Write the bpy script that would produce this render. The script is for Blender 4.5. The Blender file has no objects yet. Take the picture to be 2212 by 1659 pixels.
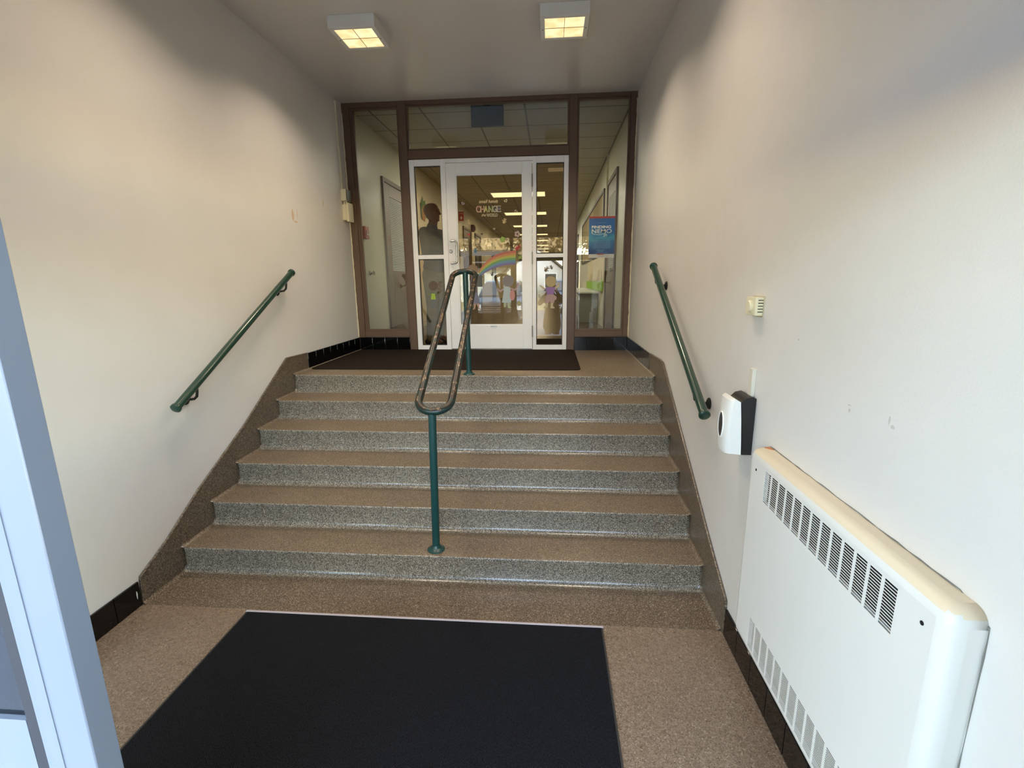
import bpy, bmesh, math, random
from mathutils import Vector, Matrix
random.seed(7)
scene = bpy.context.scene
COL = scene.collection
R = math.radians
# ---------------------------------------------------------------- camera
cam_d = bpy.data.cameras.new('camera'); cam = bpy.data.objects.new('camera', cam_d); COL.objects.link(cam)
cam_d.sensor_width = 36.0; cam_d.lens = 36.0*1035.51/2212; cam_d.clip_start = 0.02; cam_d.clip_end = 300
yaw, pitch, roll = -0.0812, -0.2132, -0.0111
_f = Vector((math.sin(yaw)*math.cos(pitch), math.cos(yaw)*math.cos(pitch), math.sin(pitch)))
_r = Vector((math.cos(yaw), -math.sin(yaw), 0)); _u = _r.cross(_f)
_r2 = _r*math.cos(roll) + _u*math.sin(roll); _u2 = -_r*math.sin(roll) + _u*math.cos(roll)
cam.matrix_world = Matrix(((_r2.x, _u2.x, -_f.x, 2.3614), (_r2.y, _u2.y, -_f.y, -5.7518), (_r2.z, _u2.z, -_f.z, 0.8273), (0, 0, 0, 1)))
scene.camera = cam
# ---------------------------------------------------------------- view, sky, sun, portal
scene.view_settings.view_transform = 'Standard'; scene.view_settings.look = 'None'
scene.view_settings.gamma = 1.0; scene.view_settings.use_curve_mapping = False
scene.view_settings.exposure = 0.47
world = bpy.data.worlds.new('sky'); scene.world = world; world.use_nodes = True
wn = world.node_tree.nodes; wl = world.node_tree.links
sky = wn.new('ShaderNodeTexSky'); sky.sky_type = 'NISHITA'; sky.sun_disc = False
sky.sun_elevation = R(36); sky.sun_rotation = R(160); sky.air_density = 1.25; sky.dust_density = 0.25
bg = wn['Background']; bg.inputs['Strength'].default_value = 1.75
wl.new(sky.outputs[0], bg.inputs['Color'])
sun_d = bpy.data.lights.new('sun', 'SUN'); sun = bpy.data.objects.new('sun', sun_d); COL.objects.link(sun)
sun_d.energy = 19.0; sun_d.angle = R(0.6); sun_d.color = (1.0, 0.95, 0.88)
sun.rotation_euler = Vector((0.28, -0.82, -0.60)).to_track_quat('-Z', 'Y').to_euler()
sun.location = (0, 5, 20)
por_d = bpy.data.lights.new('entrance_portal', 'AREA'); por = bpy.data.objects.new('entrance_portal', por_d); COL.objects.link(por)
por_d.shape = 'RECTANGLE'; por_d.size = 3.28; por_d.size_y = 2.82; por_d.cycles.is_portal = True
por.location = (1.64, -5.24, 0.42); por.rotation_euler = Vector((0, 1, 0)).to_track_quat('-Z', 'Z').to_euler()
scene.cycles.max_bounces = 10; scene.cycles.diffuse_bounces = 5; scene.cycles.glossy_bounces = 4
scene.cycles.transparent_max_bounces = 12; scene.cycles.sample_clamp_indirect = 6.0
scene.cycles.caustics_reflective = False; scene.cycles.caustics_refractive = False
scene.cycles.use_denoising = True

# ---------------------------------------------------------------- helpers
LOC = {}
class G:
    """collects shapes for ONE mesh"""
    def __init__(s): s.bm = bmesh.new(); s.mi = 0; s.fl = s.bm.faces.layers.int.new('flat')
    def _mark(s, faces):
        for f in faces: f.material_index = s.mi
        return s
    def box(s, x0, x1, y0, y1, z0, z1, bev=0.0, seg=2):
        vs = [s.bm.verts.new(p) for p in ((x0,y0,z0),(x1,y0,z0),(x1,y1,z0),(x0,y1,z0),(x0,y0,z1),(x1,y0,z1),(x1,y1,z1),(x0,y1,z1))]
        fs = [s.bm.faces.new([vs[i] for i in q]) for q in ((3,2,1,0),(4,5,6,7),(0,1,5,4),(1,2,6,5),(2,3,7,6),(3,0,4,7))]
        s._mark(fs)
        for f in fs: f[s.fl] = 1
        if bev > 0:
            es = list({e for f in fs for e in f.edges})
            r = bmesh.ops.bevel(s.bm, geom=es, offset=bev, segments=seg, affect='EDGES', profile=0.5)
            s._mark(r['faces'])
            for f in r['faces']: f[s.fl] = 0
        return s
    def prism(s, pts, axis, a0, a1):
        def v(p, a):
            if axis == 'x': return (a, p[0], p[1])
            if axis == 'y': return (p[0], a, p[1])
            return (p[0], p[1], a)
        A = [s.bm.verts.new(v(p, a0)) for p in pts]; B = [s.bm.verts.new(v(p, a1)) for p in pts]
        n = len(pts); fs = [s.bm.faces.new(A), s.bm.faces.new(B[::-1])]
        for i in range(n): fs.append(s.bm.faces.new((A[i], B[i], B[(i+1) % n], A[(i+1) % n])))
        return s._mark(fs)
    def tube(s, pts, r, closed=False, seg=14, caps=True):
        pts = [Vector(p) for p in pts]; n = len(pts)
        rr = r if isinstance(r, (list, tuple)) else [r]*n
        rings = []; prev = None
        for i, p in enumerate(pts):
            if closed: t = (pts[(i+1) % n]-pts[i-1]).normalized()
            else: t = (pts[min(i+1, n-1)]-pts[max(i-1, 0)]).normalized()
            if prev is None:
                a = Vector((1,0,0)) if abs(t.x) < 0.8 else Vector((0,0,1)); a = (a-t*a.dot(t)).normalized()
            else: a = (prev-t*prev.dot(t)).normalized()
            prev = a; b = t.cross(a)
            rings.append([s.bm.verts.new(p+(a*math.cos(2*math.pi*k/seg)+b*math.sin(2*math.pi*k/seg))*rr[i]) for k in range(seg)])
        fs = []
        for i in range(n if closed else n-1):
            A, B = rings[i], rings[(i+1) % n]
            off = 0
            if closed and i == n-1:
                off = min(range(seg), key=lambda k: (A[0].co-B[k].co).length)
            for k in range(seg): fs.append(s.bm.faces.new((A[k], A[(k+1) % seg], B[(k+1+off) % seg], B[(k+off) % seg])))
        if caps and not closed: fs += [s.bm.faces.new(rings[0][::-1]), s.bm.faces.new(rings[-1])]
        return s._mark(fs)
    def lathe(s, prof, origin, axis, seg=24):
        o = Vector(origin); t = Vector(axis).normalized()
        a = Vector((1,0,0)) if abs(t.x) < 0.8 else Vector((0,1,0)); a = (a-t*a.dot(t)).normalized(); b = t.cross(a)
        rings = [[s.bm.verts.new(o+t*h+(a*math.cos(2*math.pi*k/seg)+b*math.sin(2*math.pi*k/seg))*max(r, 1e-4)) for k in range(seg)] for r, h in prof]
        fs = []
        for A, B in zip(rings, rings[1:]):
            for k in range(seg): fs.append(s.bm.faces.new((A[k], A[(k+1) % seg], B[(k+1) % seg], B[k])))
        fs += [s.bm.faces.new(rings[0][::-1]), s.bm.faces.new(rings[-1])]
        return s._mark(fs)
    def ball(s, c, r, seg=16, rings=10, rot=None):
        r = (r, r, r) if isinstance(r, (int, float)) else r
        M = Matrix.Translation(c) @ (rot.to_4x4() if rot else Matrix()) @ Matrix.Diagonal((*r, 1))
        g = bmesh.ops.create_uvsphere(s.bm, u_segments=seg, v_segments=rings, radius=1.0, matrix=M)
        return s._mark({f for v in g['verts'] for f in v.link_faces})
    def cap(s, p0, r0, p1, r1, flat=1.0):
        p0, p1 = Vector(p0), Vector(p1)
        s.tube([p0, p1], [r0, r1], seg=18); s.ball(p0, r0); s.ball(p1, r1); return s
def sharp(bm, ang=38):
    bmesh.ops.recalc_face_normals(bm, faces=bm.faces)
    fl = bm.faces.layers.int.get('flat')
    for f in bm.faces: f.smooth = not (fl and f[fl])
    for e in bm.edges:
        if len(e.link_faces) == 2 and e.calc_face_angle(0) > R(ang): e.smooth = False
        elif len(e.link_faces) != 2: e.smooth = False
def obj(name, g, mats, parent=None, org=None, keep=False):
    bm = g.bm
    if not keep: sharp(bm)
    xs = [v.co for v in bm.verts]
    if org is None:
        lo = Vector([min(c[i] for c in xs) for i in range(3)]); hi = Vector([max(c[i] for c in xs) for i in range(3)])
        org = Vector(((lo.x+hi.x)/2, (lo.y+hi.y)/2, lo.z))
    org = Vector(org)
    for v in bm.verts: v.co -= org
    me = bpy.data.meshes.new(name); bm.to_mesh(me); bm.free()
    for m in (mats if isinstance(mats, (list, tuple)) else [mats]): me.materials.append(m)
    o = bpy.data.objects.new(name, me); COL.objects.link(o)
    LOC[o] = org
    if parent is not None: o.parent = parent; o.location = org-LOC[parent]
    else: o.location = org
    return o
def thing(name, loc, label=None, cat=None, group=None, kind=None):
    o = bpy.data.objects.new(name, None); COL.objects.link(o); o.location = loc; LOC[o] = Vector(loc); o.empty_display_size = 0.05
    return tag(o, label, cat, group, kind)
def tag(o, label=None, cat=None, group=None, kind=None):
    if label: o['label'] = label
    if cat: o['category'] = cat
    if group: o['group'] = group
    if kind: o['kind'] = kind
    return o
def struct(name, g, mats, label=None):
    return tag(obj(name, g, mats), label, None, None, 'structure')
def bake_mods(o):
    dg = bpy.context.evaluated_depsgraph_get(); me = bpy.data.meshes.new_from_object(o.evaluated_get(dg))
    o.modifiers.clear(); o.data = me; return o
def cut(o, g):
    bmesh.ops.recalc_face_normals(g.bm, faces=g.bm.faces)
    me = bpy.data.meshes.new('tmp'); g.bm.to_mesh(me); g.bm.free()
    c = bpy.data.objects.new('tmp', me); COL.objects.link(c); c.location = -LOC[o]*0
    m = o.modifiers.new('b', 'BOOLEAN'); m.object = c; m.operation = 'DIFFERENCE'; m.solver = 'EXACT'
    bpy.context.view_layer.update(); bake_mods(o); bpy.data.objects.remove(c)
def flatten(o):
    for q in o.data.polygons: q.use_smooth = max(abs(c) for c in q.normal) < 0.9995
def remesh(o, size, smooth=3):
    m = o.modifiers.new('r', 'REMESH'); m.mode = 'VOXEL'; m.voxel_size = size; m.use_smooth_shade = True
    s = o.modifiers.new('s', 'SMOOTH'); s.factor = 0.6; s.iterations = smooth
    bpy.context.view_layer.update(); bake_mods(o)
    for p in o.data.polygons: p.use_smooth = True
    return o

# ---------------------------------------------------------------- materials
def new(name):
    m = bpy.data.materials.new(name); m.use_nodes = True; return m, m.node_tree.nodes, m.node_tree.links, m.node_tree.nodes['Principled BSDF']
def lin(c):  # sRGB 0-255 to linear
    return tuple([(x/255/12.92 if x/255 <= 0.04045 else ((x/255+0.055)/1.055)**2.4) for x in c])+(1,)
def plain(name, c, rough=0.5, metal=0.0, bump=0.0, bscale=200, spec=0.5, var=0.0, vscale=3.0, coat=0):
    m, n, l, b = new(name)
    b.inputs['Base Color'].default_value = lin(c); b.inputs['Roughness'].default_value = rough; b.inputs['Metallic'].default_value = metal
    b.inputs['Specular IOR Level'].default_value = spec; b.inputs['Coat Weight'].default_value = coat
    tc = n.new('ShaderNodeTexCoord')
    if var > 0:
        nz = n.new('ShaderNodeTexNoise'); nz.inputs['Scale'].default_value = vscale; nz.inputs['Detail'].default_value = 4
        mx = n.new('ShaderNodeMix'); mx.data_type = 'RGBA'; mx.blend_type = 'MIX'
        c0 = lin(c); mx.inputs['A'].default_value = tuple([v*(1-var) for v in c0[:3]])+(1,); mx.inputs['B'].default_value = tuple([min(1, v*(1+var)) for v in c0[:3]])+(1,)
        l.new(tc.outputs['Object'], nz.inputs['Vector']); l.new(nz.outputs['Fac'], mx.inputs['Factor']); l.new(mx.outputs['Result'], b.inputs['Base Color'])
    if bump > 0:
        nz = n.new('ShaderNodeTexNoise'); nz.inputs['Scale'].default_value = bscale; nz.inputs['Detail'].default_value = 3
        bp = n.new('ShaderNodeBump'); bp.inputs['Strength'].default_value = bump; bp.inputs['Distance'].default_value = 0.002
        l.new(tc.outputs['Object'], nz.inputs['Vector']); l.new(nz.outputs['Fac'], bp.inputs['Height']); l.new(bp.outputs['Normal'], b.inputs['Normal'])
    return m
def glow(name, c, strength):
    m, n, l, b = new(name); e = n.new('ShaderNodeEmission'); e.inputs['Color'].default_value = lin(c); e.inputs['Strength'].default_value = strength
    l.new(e.outputs[0], n['Material Output'].inputs['Surface']); return m
def glass(name, tint, ior=1.75):
    m, n, l, b = new(name)
    t = n.new('ShaderNodeBsdfTransparent'); t.inputs['Color'].default_value = tint
    g = n.new('ShaderNodeBsdfGlossy'); g.inputs['Roughness'].default_value = 0.0; g.inputs['Color'].default_value = (0.95, 0.97, 1, 1)
    fr = n.new('ShaderNodeFresnel'); fr.inputs['IOR'].default_value = ior
    mx = n.new('ShaderNodeMixShader'); l.new(fr.outputs[0], mx.inputs[0]); l.new(t.outputs[0], mx.inputs[1]); l.new(g.outputs[0], mx.inputs[2])
    l.new(mx.outputs[0], n['Material Output'].inputs['Surface']); return m
def lensmat():
    m, n, l, b = new('light_lens'); tc = n.new('ShaderNodeTexCoord'); nz = n.new('ShaderNodeTexNoise'); nz.inputs['Scale'].default_value = 9; nz.inputs['Detail'].default_value = 1
    cr = n.new('ShaderNodeValToRGB'); cr.color_ramp.elements[0].position = 0.38; cr.color_ramp.elements[0].color = lin((246, 206, 146)); cr.color_ramp.elements[1].position = 0.62; cr.color_ramp.elements[1].color = lin((255, 232, 178))
    e = n.new('ShaderNodeEmission'); e.inputs['Strength'].default_value = 0.95
    l.new(tc.outputs['Object'], nz.inputs['Vector']); l.new(nz.outputs['Fac'], cr.inputs['Fac']); l.new(cr.outputs['Color'], e.inputs['Color']); l.new(e.outputs[0], n['Material Output'].inputs['Surface']); return m
def terrazzo(name, ramp, scale=230, rough=0.3, blot=0.15):
    m, n, l, b = new(name); tc = n.new('ShaderNodeTexCoord')
    vo = n.new('ShaderNodeTexVoronoi'); vo.inputs['Scale'].default_value = scale
    hs = n.new('ShaderNodeSeparateColor'); cr = n.new('ShaderNodeValToRGB'); cr.color_ramp.interpolation = 'CONSTANT'
    el = cr.color_ramp.elements
    while len(el) < len(ramp): el.new(0.5)
    for e, (p, c) in zip(el, ramp): e.position = p; e.color = lin(c)
    l.new(tc.outputs['Object'], vo.inputs['Vector']); l.new(vo.outputs['Color'], hs.inputs[0]); l.new(hs.outputs[0], cr.inputs['Fac'])
    nz = n.new('ShaderNodeTexNoise'); nz.inputs['Scale'].default_value = 3.5; nz.inputs['Detail'].default_value = 5
    mr = n.new('ShaderNodeMapRange'); mr.inputs['To Min'].default_value = 1-blot; mr.inputs['To Max'].default_value = 1+blot
    mx = n.new('ShaderNodeVectorMath'); mx.operation = 'SCALE'
    l.new(tc.outputs['Object'], nz.inputs['Vector']); l.new(nz.outputs['Fac'], mr.inputs['Value']); l.new(cr.outputs['Color'], mx.inputs[0]); l.new(mr.outputs[0], mx.inputs['Scale'])
    l.new(mx.outputs[0], b.inputs['Base Color'])
    b.inputs['Roughness'].default_value = rough; b.inputs['Specular IOR Level'].default_value = 0.5
    n2 = n.new('ShaderNodeTexNoise'); n2.inputs['Scale'].default_value = 60; mr2 = n.new('ShaderNodeMapRange'); mr2.inputs['To Min'].default_value = rough*0.7; mr2.inputs['To Max'].default_value = rough*1.5
    l.new(tc.outputs['Object'], n2.inputs['Vector']); l.new(n2.outputs['Fac'], mr2.inputs['Value']); l.new(mr2.outputs[0], b.inputs['Roughness'])
    return m
def wallmat(name, c, bump, rough=0.45):
    m, n, l, b = new(name); tc = n.new('ShaderNodeTexCoord')
    b.inputs['Roughness'].default_value = rough; b.inputs['Specular IOR Level'].default_value = 0.35
    nz = n.new('ShaderNodeTexNoise'); nz.inputs['Scale'].default_value = 1.3; nz.inputs['Detail'].default_value = 6; nz.inputs['Roughness'].default_value = 0.6
    cr = n.new('ShaderNodeValToRGB'); c0 = lin(c)
    cr.color_ramp.elements[0].position = 0.3; cr.color_ramp.elements[0].color = (c0[0]*0.95, c0[1]*0.945, c0[2]*0.93, 1)
    cr.color_ramp.elements[1].position = 0.7; cr.color_ramp.elements[1].color = (c0[0]*1.02, c0[1]*1.02, c0[2]*1.03, 1)
    l.new(tc.outputs['Object'], nz.inputs['Vector']); l.new(nz.outputs['Fac'], cr.inputs['Fac']); l.new(cr.outputs['Color'], b.inputs['Base Color'])
    n2 = n.new('ShaderNodeTexNoise'); n2.inputs['Scale'].default_value = 130; n2.inputs['Detail'].default_value = 3
    n3 = n.new('ShaderNodeTexNoise'); n3.inputs['Scale'].default_value = 5; ad = n.new('ShaderNodeMath'); ad.operation = 'MULTIPLY_ADD'; ad.inputs[1].default_value = 3.0
    bp = n.new('ShaderNodeBump'); bp.inputs['Strength'].default_value = bump; bp.inputs['Distance'].default_value = 0.003
    l.new(tc.outputs['Object'], n2.inputs['Vector']); l.new(tc.outputs['Object'], n3.inputs['Vector'])
    l.new(n3.outputs['Fac'], ad.inputs[0]); l.new(n2.outputs['Fac'], ad.inputs[2]); l.new(ad.outputs[0], bp.inputs['Height']); l.new(bp.outputs['Normal'], b.inputs['Normal'])
    return m
def matweave(name, c0, c1, cell):
    m, n, l, b = new(name); tc = n.new('ShaderNodeTexCoord')
    vo = n.new('ShaderNodeTexVoronoi'); vo.inputs['Scale'].default_value = 1/cell; vo.inputs['Randomness'].default_value = 0.45
    mp = n.new('ShaderNodeMapping'); mp.inputs['Rotation'].default_value = (0, 0, R(35)); mp.inputs['Scale'].default_value = (1, 0.8, 0.2)
    nz = n.new('ShaderNodeTexNoise'); nz.inputs['Scale'].default_value = 260; nz.inputs['Detail'].default_value = 2
    mt = n.new('ShaderNodeMath'); mt.operation = 'MULTIPLY'; inv = n.new('ShaderNodeMapRange'); inv.inputs['From Max'].default_value = 0.7; inv.inputs['To Min'].default_value = 1.0; inv.inputs['To Max'].default_value = 0.0
    mx = n.new('ShaderNodeMix'); mx.data_type = 'RGBA'; mx.inputs['A'].default_value = lin(c0); mx.inputs['B'].default_value = lin(c1)
    l.new(tc.outputs['Object'], mp.inputs['Vector']); l.new(mp.outputs[0], vo.inputs['Vector']); l.new(tc.outputs['Object'], nz.inputs['Vector'])
    l.new(vo.outputs['Distance'], inv.inputs['Value']); l.new(inv.outputs[0], mt.inputs[0]); l.new(nz.outputs['Fac'], mt.inputs[1]); l.new(mt.outputs[0], mx.inputs['Factor'])
    l.new(mx.outputs['Result'], b.inputs['Base Color']); b.inputs['Roughness'].default_value = 0.85; b.inputs['Specular IOR Level'].default_value = 0.2
    bp = n.new('ShaderNodeBump'); bp.inputs['Strength'].default_value = 0.8; bp.inputs['Distance'].default_value = 0.003; l.new(inv.outputs[0], bp.inputs['Height']); l.new(bp.outputs['Normal'], b.inputs['Normal'])
    return m
def chipped(name):
    m, n, l, b = new(name); tc = n.new('ShaderNodeTexCoord')
    def noise(scale, det, mapscale):
        mp = n.new('ShaderNodeMapping'); mp.inputs['Scale'].default_value = mapscale; nz = n.new('ShaderNodeTexNoise'); nz.inputs['Scale'].default_value = scale; nz.inputs['Detail'].default_value = det
        nz.inputs['Roughness'].default_value = 0.65
        l.new(tc.outputs['Object'], mp.inputs['Vector']); l.new(mp.outputs[0], nz.inputs['Vector']); return nz
    geo = n.new('ShaderNodeNewGeometry'); sp = n.new('ShaderNodeSeparateXYZ'); l.new(geo.outputs['Normal'], sp.inputs[0])
    # paint is worn through where hands slide: on the upper side of the rail
    n1 = noise(26, 6, (1.5, 0.9, 0.9)); up = n.new('ShaderNodeMapRange'); up.inputs['From Min'].default_value = -0.55; up.inputs['From Max'].default_value = 0.75; up.inputs['To Min'].default_value = -0.2; up.inputs['To Max'].default_value = 0.09
    l.new(sp.outputs['Z'], up.inputs['Value']); ad = n.new('ShaderNodeMath'); ad.operation = 'ADD'; l.new(n1.outputs['Fac'], ad.inputs[0]); l.new(up.outputs[0], ad.inputs[1])
    cr = n.new('ShaderNodeValToRGB'); cr.color_ramp.interpolation = 'CONSTANT'; e = cr.color_ramp.elements
    cols = [(0.0, (14, 46, 42)), (0.505, (20, 26, 20)), (0.56, (46, 30, 20)), (0.665, (178, 154, 118)), (0.69, (62, 40, 24)), (0.76, (128, 90, 58))]
    while len(e) < len(cols): e.new(0.5)
    for q, (p, c) in zip(e, cols): q.position = p; q.color = lin(c)
    l.new(ad.outputs[0], cr.inputs['Fac']); l.new(cr.outputs['Color'], b.inputs['Base Color']); b.inputs['Roughness'].default_value = 0.38
    bp = n.new('ShaderNodeBump'); bp.inputs['Strength'].default_value = 0.4; bp.inputs['Distance'].default_value = 0.001; bp.invert = True; l.new(ad.outputs[0], bp.inputs['Height']); l.new(bp.outputs['Normal'], b.inputs['Normal'])
    return m
def tilegrid(name, c, line, size, off=(0, 0)):
    m, n, l, b = new(name); tc = n.new('ShaderNodeTexCoord'); mp = n.new('ShaderNodeMapping'); mp.inputs['Location'].default_value = (off[0], off[1], 0)
    br = n.new('ShaderNodeTexBrick'); br.offset = 0; br.inputs['Scale'].default_value = 1.0; br.inputs['Brick Width'].default_value = size; br.inputs['Row Height'].default_value = size
    br.inputs['Mortar Size'].default_value = 0.013; br.inputs['Mortar Smooth'].default_value = 0.1
    br.inputs['Color1'].default_value = lin(c); br.inputs['Color2'].default_value = lin([x*0.97 for x in c]); br.inputs['Mortar'].default_value = lin(line)
    l.new(tc.outputs['Object'], mp.inputs['Vector']); l.new(mp.outputs[0], br.inputs['Vector']); l.new(br.outputs['Color'], b.inputs['Base Color']); b.inputs['Roughness'].default_value = 0.7
    return m
M = dict(
    wall_l=wallmat('painted_plaster_smooth', (223, 220, 215), 0.10), wall_r=wallmat('painted_plaster_textured', (218, 215, 210), 0.35),
    ceil=plain('ceiling_paint', (216, 210, 200), 0.3, var=0.03, vscale=1.5), hall_wall=wallmat('hall_paint', (222, 218, 198), 0.10, 0.35),
    tile_ceiling=tilegrid('ceiling_tiles', (198, 191, 170), (128, 118, 98), 0.61, (0.2, 0.13)),
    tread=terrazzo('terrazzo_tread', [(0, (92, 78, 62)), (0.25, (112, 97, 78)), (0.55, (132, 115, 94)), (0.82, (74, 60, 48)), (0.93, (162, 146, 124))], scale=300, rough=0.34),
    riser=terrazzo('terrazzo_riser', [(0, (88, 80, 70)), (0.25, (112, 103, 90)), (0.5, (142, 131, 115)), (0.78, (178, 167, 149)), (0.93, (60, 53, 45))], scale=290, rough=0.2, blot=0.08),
    floor=terrazzo('terrazzo_floor', [(0, (118, 100, 82)), (0.3, (133, 115, 96)), (0.65, (148, 129, 109)), (0.9, (92, 74, 58)), (0.96, (176, 158, 138))], scale=260, rough=0.25),
    strip=terrazzo('terrazzo_border', [(0, (84, 71, 57)), (0.25, (108, 93, 76)), (0.55, (130, 114, 95)), (0.85, (80, 68, 56)), (0.94, (170, 156, 138))], scale=280, rough=0.22),
    skirt=terrazzo('terrazzo_skirt', [(0, (72, 62, 52)), (0.3, (98, 86, 72)), (0.6, (122, 108, 90)), (0.85, (50, 42, 36)), (0.93, (150, 136, 118))], rough=0.3),
    brown=plain('brown_frame_paint', (98, 76, 61), 0.42, var=0.06, vscale=6), white=plain('white_aluminium', (248, 249, 250), 0.3),
    green=plain('green_gloss_paint', (18, 54, 42), 0.28, coat=0.3), green2=plain('teal_green_paint', (18, 62, 60), 0.33, var=0.08, vscale=12),
    chip=chipped('chipped_green_paint'), black=plain('black_rubber', (14, 14, 14), 0.5), blackmetal=plain('black_bracket_paint', (12, 18, 16), 0.4),
    blacktile=plain('black_glazed_tile', (7, 7, 8), 0.08, spec=0.45), grout=plain('dark_grout', (56, 54, 50), 0.8),
    mat_black=matweave('black_entrance_mat', (2, 2, 4), (48, 52, 62), 0.0058), mat_brown=plain('brown_doormat_pile', (40, 32, 27), 0.95, bump=0.6, bscale=350, spec=0.1, var=0.15, vscale=80),
    steel=plain('brushed_steel', (190, 190, 188), 0.25, metal=1.0), chrome=plain('satin_metal', (160, 158, 152), 0.3, metal=1.0),
    glass=glass('clear_glass', (0.95, 0.97, 0.95, 1), 1.6), bronze=glass('tinted_glass', (0.78, 0.72, 0.60, 1), 1.7),
    heater=plain('heater_enamel', (222, 220, 214), 0.35, bump=0.05, bscale=60, var=0.02, vscale=4), dark=plain('dark_recess', (10, 8, 8), 0.9),
    cream=plain('cream_plastic', (224, 216, 186), 0.4), ivory=plain('white_plastic', (235, 235, 230), 0.3, coat=0.2), blackp=plain('black_plastic', (22, 23, 25), 0.35),
    almu=plain('pale_blue_grey_paint', (100, 106, 117), 0.4, var=0.03, vscale=2), gasket=plain('rubber_gasket', (20, 21, 26), 0.6),
    housing=plain('light_housing_enamel', (226, 224, 216), 0.4), lens=lensmat(), lens_line=plain('lens_rib', (110, 84, 50), 0.6),
    tube=glow('fluorescent_panel', (255, 246, 210), 1.6),
    wood=plain('brown_painted_door', (98, 72, 48), 0.4, var=0.08, vscale=5), darkwood=plain('dark_door', (52, 38, 28), 0.4), blind=plain('blind_slats', (188, 192, 186), 0.5),
    red=plain('red_enamel', (176, 30, 34), 0.35), paper=plain('paper', (222, 206, 172), 0.8), lime=plain('lime_paper', (140, 182, 48), 0.8), orange=plain('orange_paper', (200, 140, 70), 0.8), leafp=plain('green_paper', (90, 140, 70), 0.8),
    skin=plain('skin_brown', (140, 98, 80), 0.5), shirt=plain('charcoal_knit', (66, 74, 77), 0.8, var=0.1, vscale=8), trousers=plain('grey_trousers', (156, 158, 154), 0.85, var=0.08, vscale=10), shoe=plain('black_shoe', (20, 18, 18), 0.4),
    coat=plain('dark_brown_coat', (40, 30, 22), 0.85), jeans=plain('black_trousers', (18, 18, 22), 0.8), hair=plain('dark_hair', (22, 18, 15), 0.6), skin2=plain('skin_light', (196, 150, 124), 0.5),
    exitbox=plain('dark_sign_back', (40, 48, 54), 0.5),
    hall_floor=tilegrid('hall_floor_tiles', (84, 66, 44), (62, 48, 32), 0.305), cabinet=plain('grey_cabinet', (150, 150, 138), 0.5),
)
M['hall_floor'].node_tree.nodes['Principled BSDF'].inputs['Roughness'].default_value = 0.3
# ---------------------------------------------------------------- the setting
W, ZC, ZF, Y0, T, H = 3.28, 2.788, -0.99, -1.607, 0.308, 0.165
YB = Y0-5*T-0.332                        # edge of the border at the foot of the stairs
YE = -5.11                               # inner face of the entrance frame
g = G(); g.box(-0.2, 0, -5.25, 0.06, -1.15, 3.2); wl_ = struct('wall_left', g, M['wall_l'])
g = G(); g.box(W, W+0.2, -5.25, 0.06, -1.15, 3.2); wr_ = struct('wall_right', g, M['wall_r'])
g = G(); g.box(-0.2, 0, 0.0601, 34, -0.3, 3.2); struct('wall_left', g, M['hall_wall'])
g = G(); g.box(W, W+0.2, 0.0601, 34, -0.3, 3.2); struct('wall_right', g, M['hall_wall'])
g = G(); g.box(-0.2, W+0.2, 34, 34.2, -0.3, 3.2); struct('wall_back', g, M['hall_wall'])
g = G(); g.box(0, W, -5.25, 0.06, ZC, 3.2); struct('ceiling', g, M['ceil'])
g = G(); g.box(0, W, 0.0601, 34, ZC, 3.2); struct('ceiling', g, M['tile_ceiling'])
g = G(); g.box(0, W, -5.25, YB, -1.15, ZF); struct('floor', g, M['floor'])
g = G(); g.box(0, W, 0.03, 34, -0.3, 0.0); struct('floor', g, M['hall_floor'])
# building front round the entrance (only seen mirrored in the door glass)
g = G(); g.box(-7, -0.2, -5.25, -5.0, -1.0, 4.2); g.box(W+0.2, 9, -5.25, -5.0, -1.0, 4.2); g.box(-0.2, W+0.2, -5.28, -5.2501, 1.84, 4.2)
struct('wall_front', g, plain('tan_brick', (150, 110, 84), 0.8, var=0.15, vscale=6))
g = G(); g.box(-7, 9, -5.0, 12, 3.9, 4.2); struct('roof', g, M['grout'])
g = G(); g.box(-0.6, 3.9, -7.9, -5.2805, 2.0, 2.16); struct('sky_blocker', g, M['housing'])  # unseen overhang, added to keep high sky light off the near walls

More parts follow.
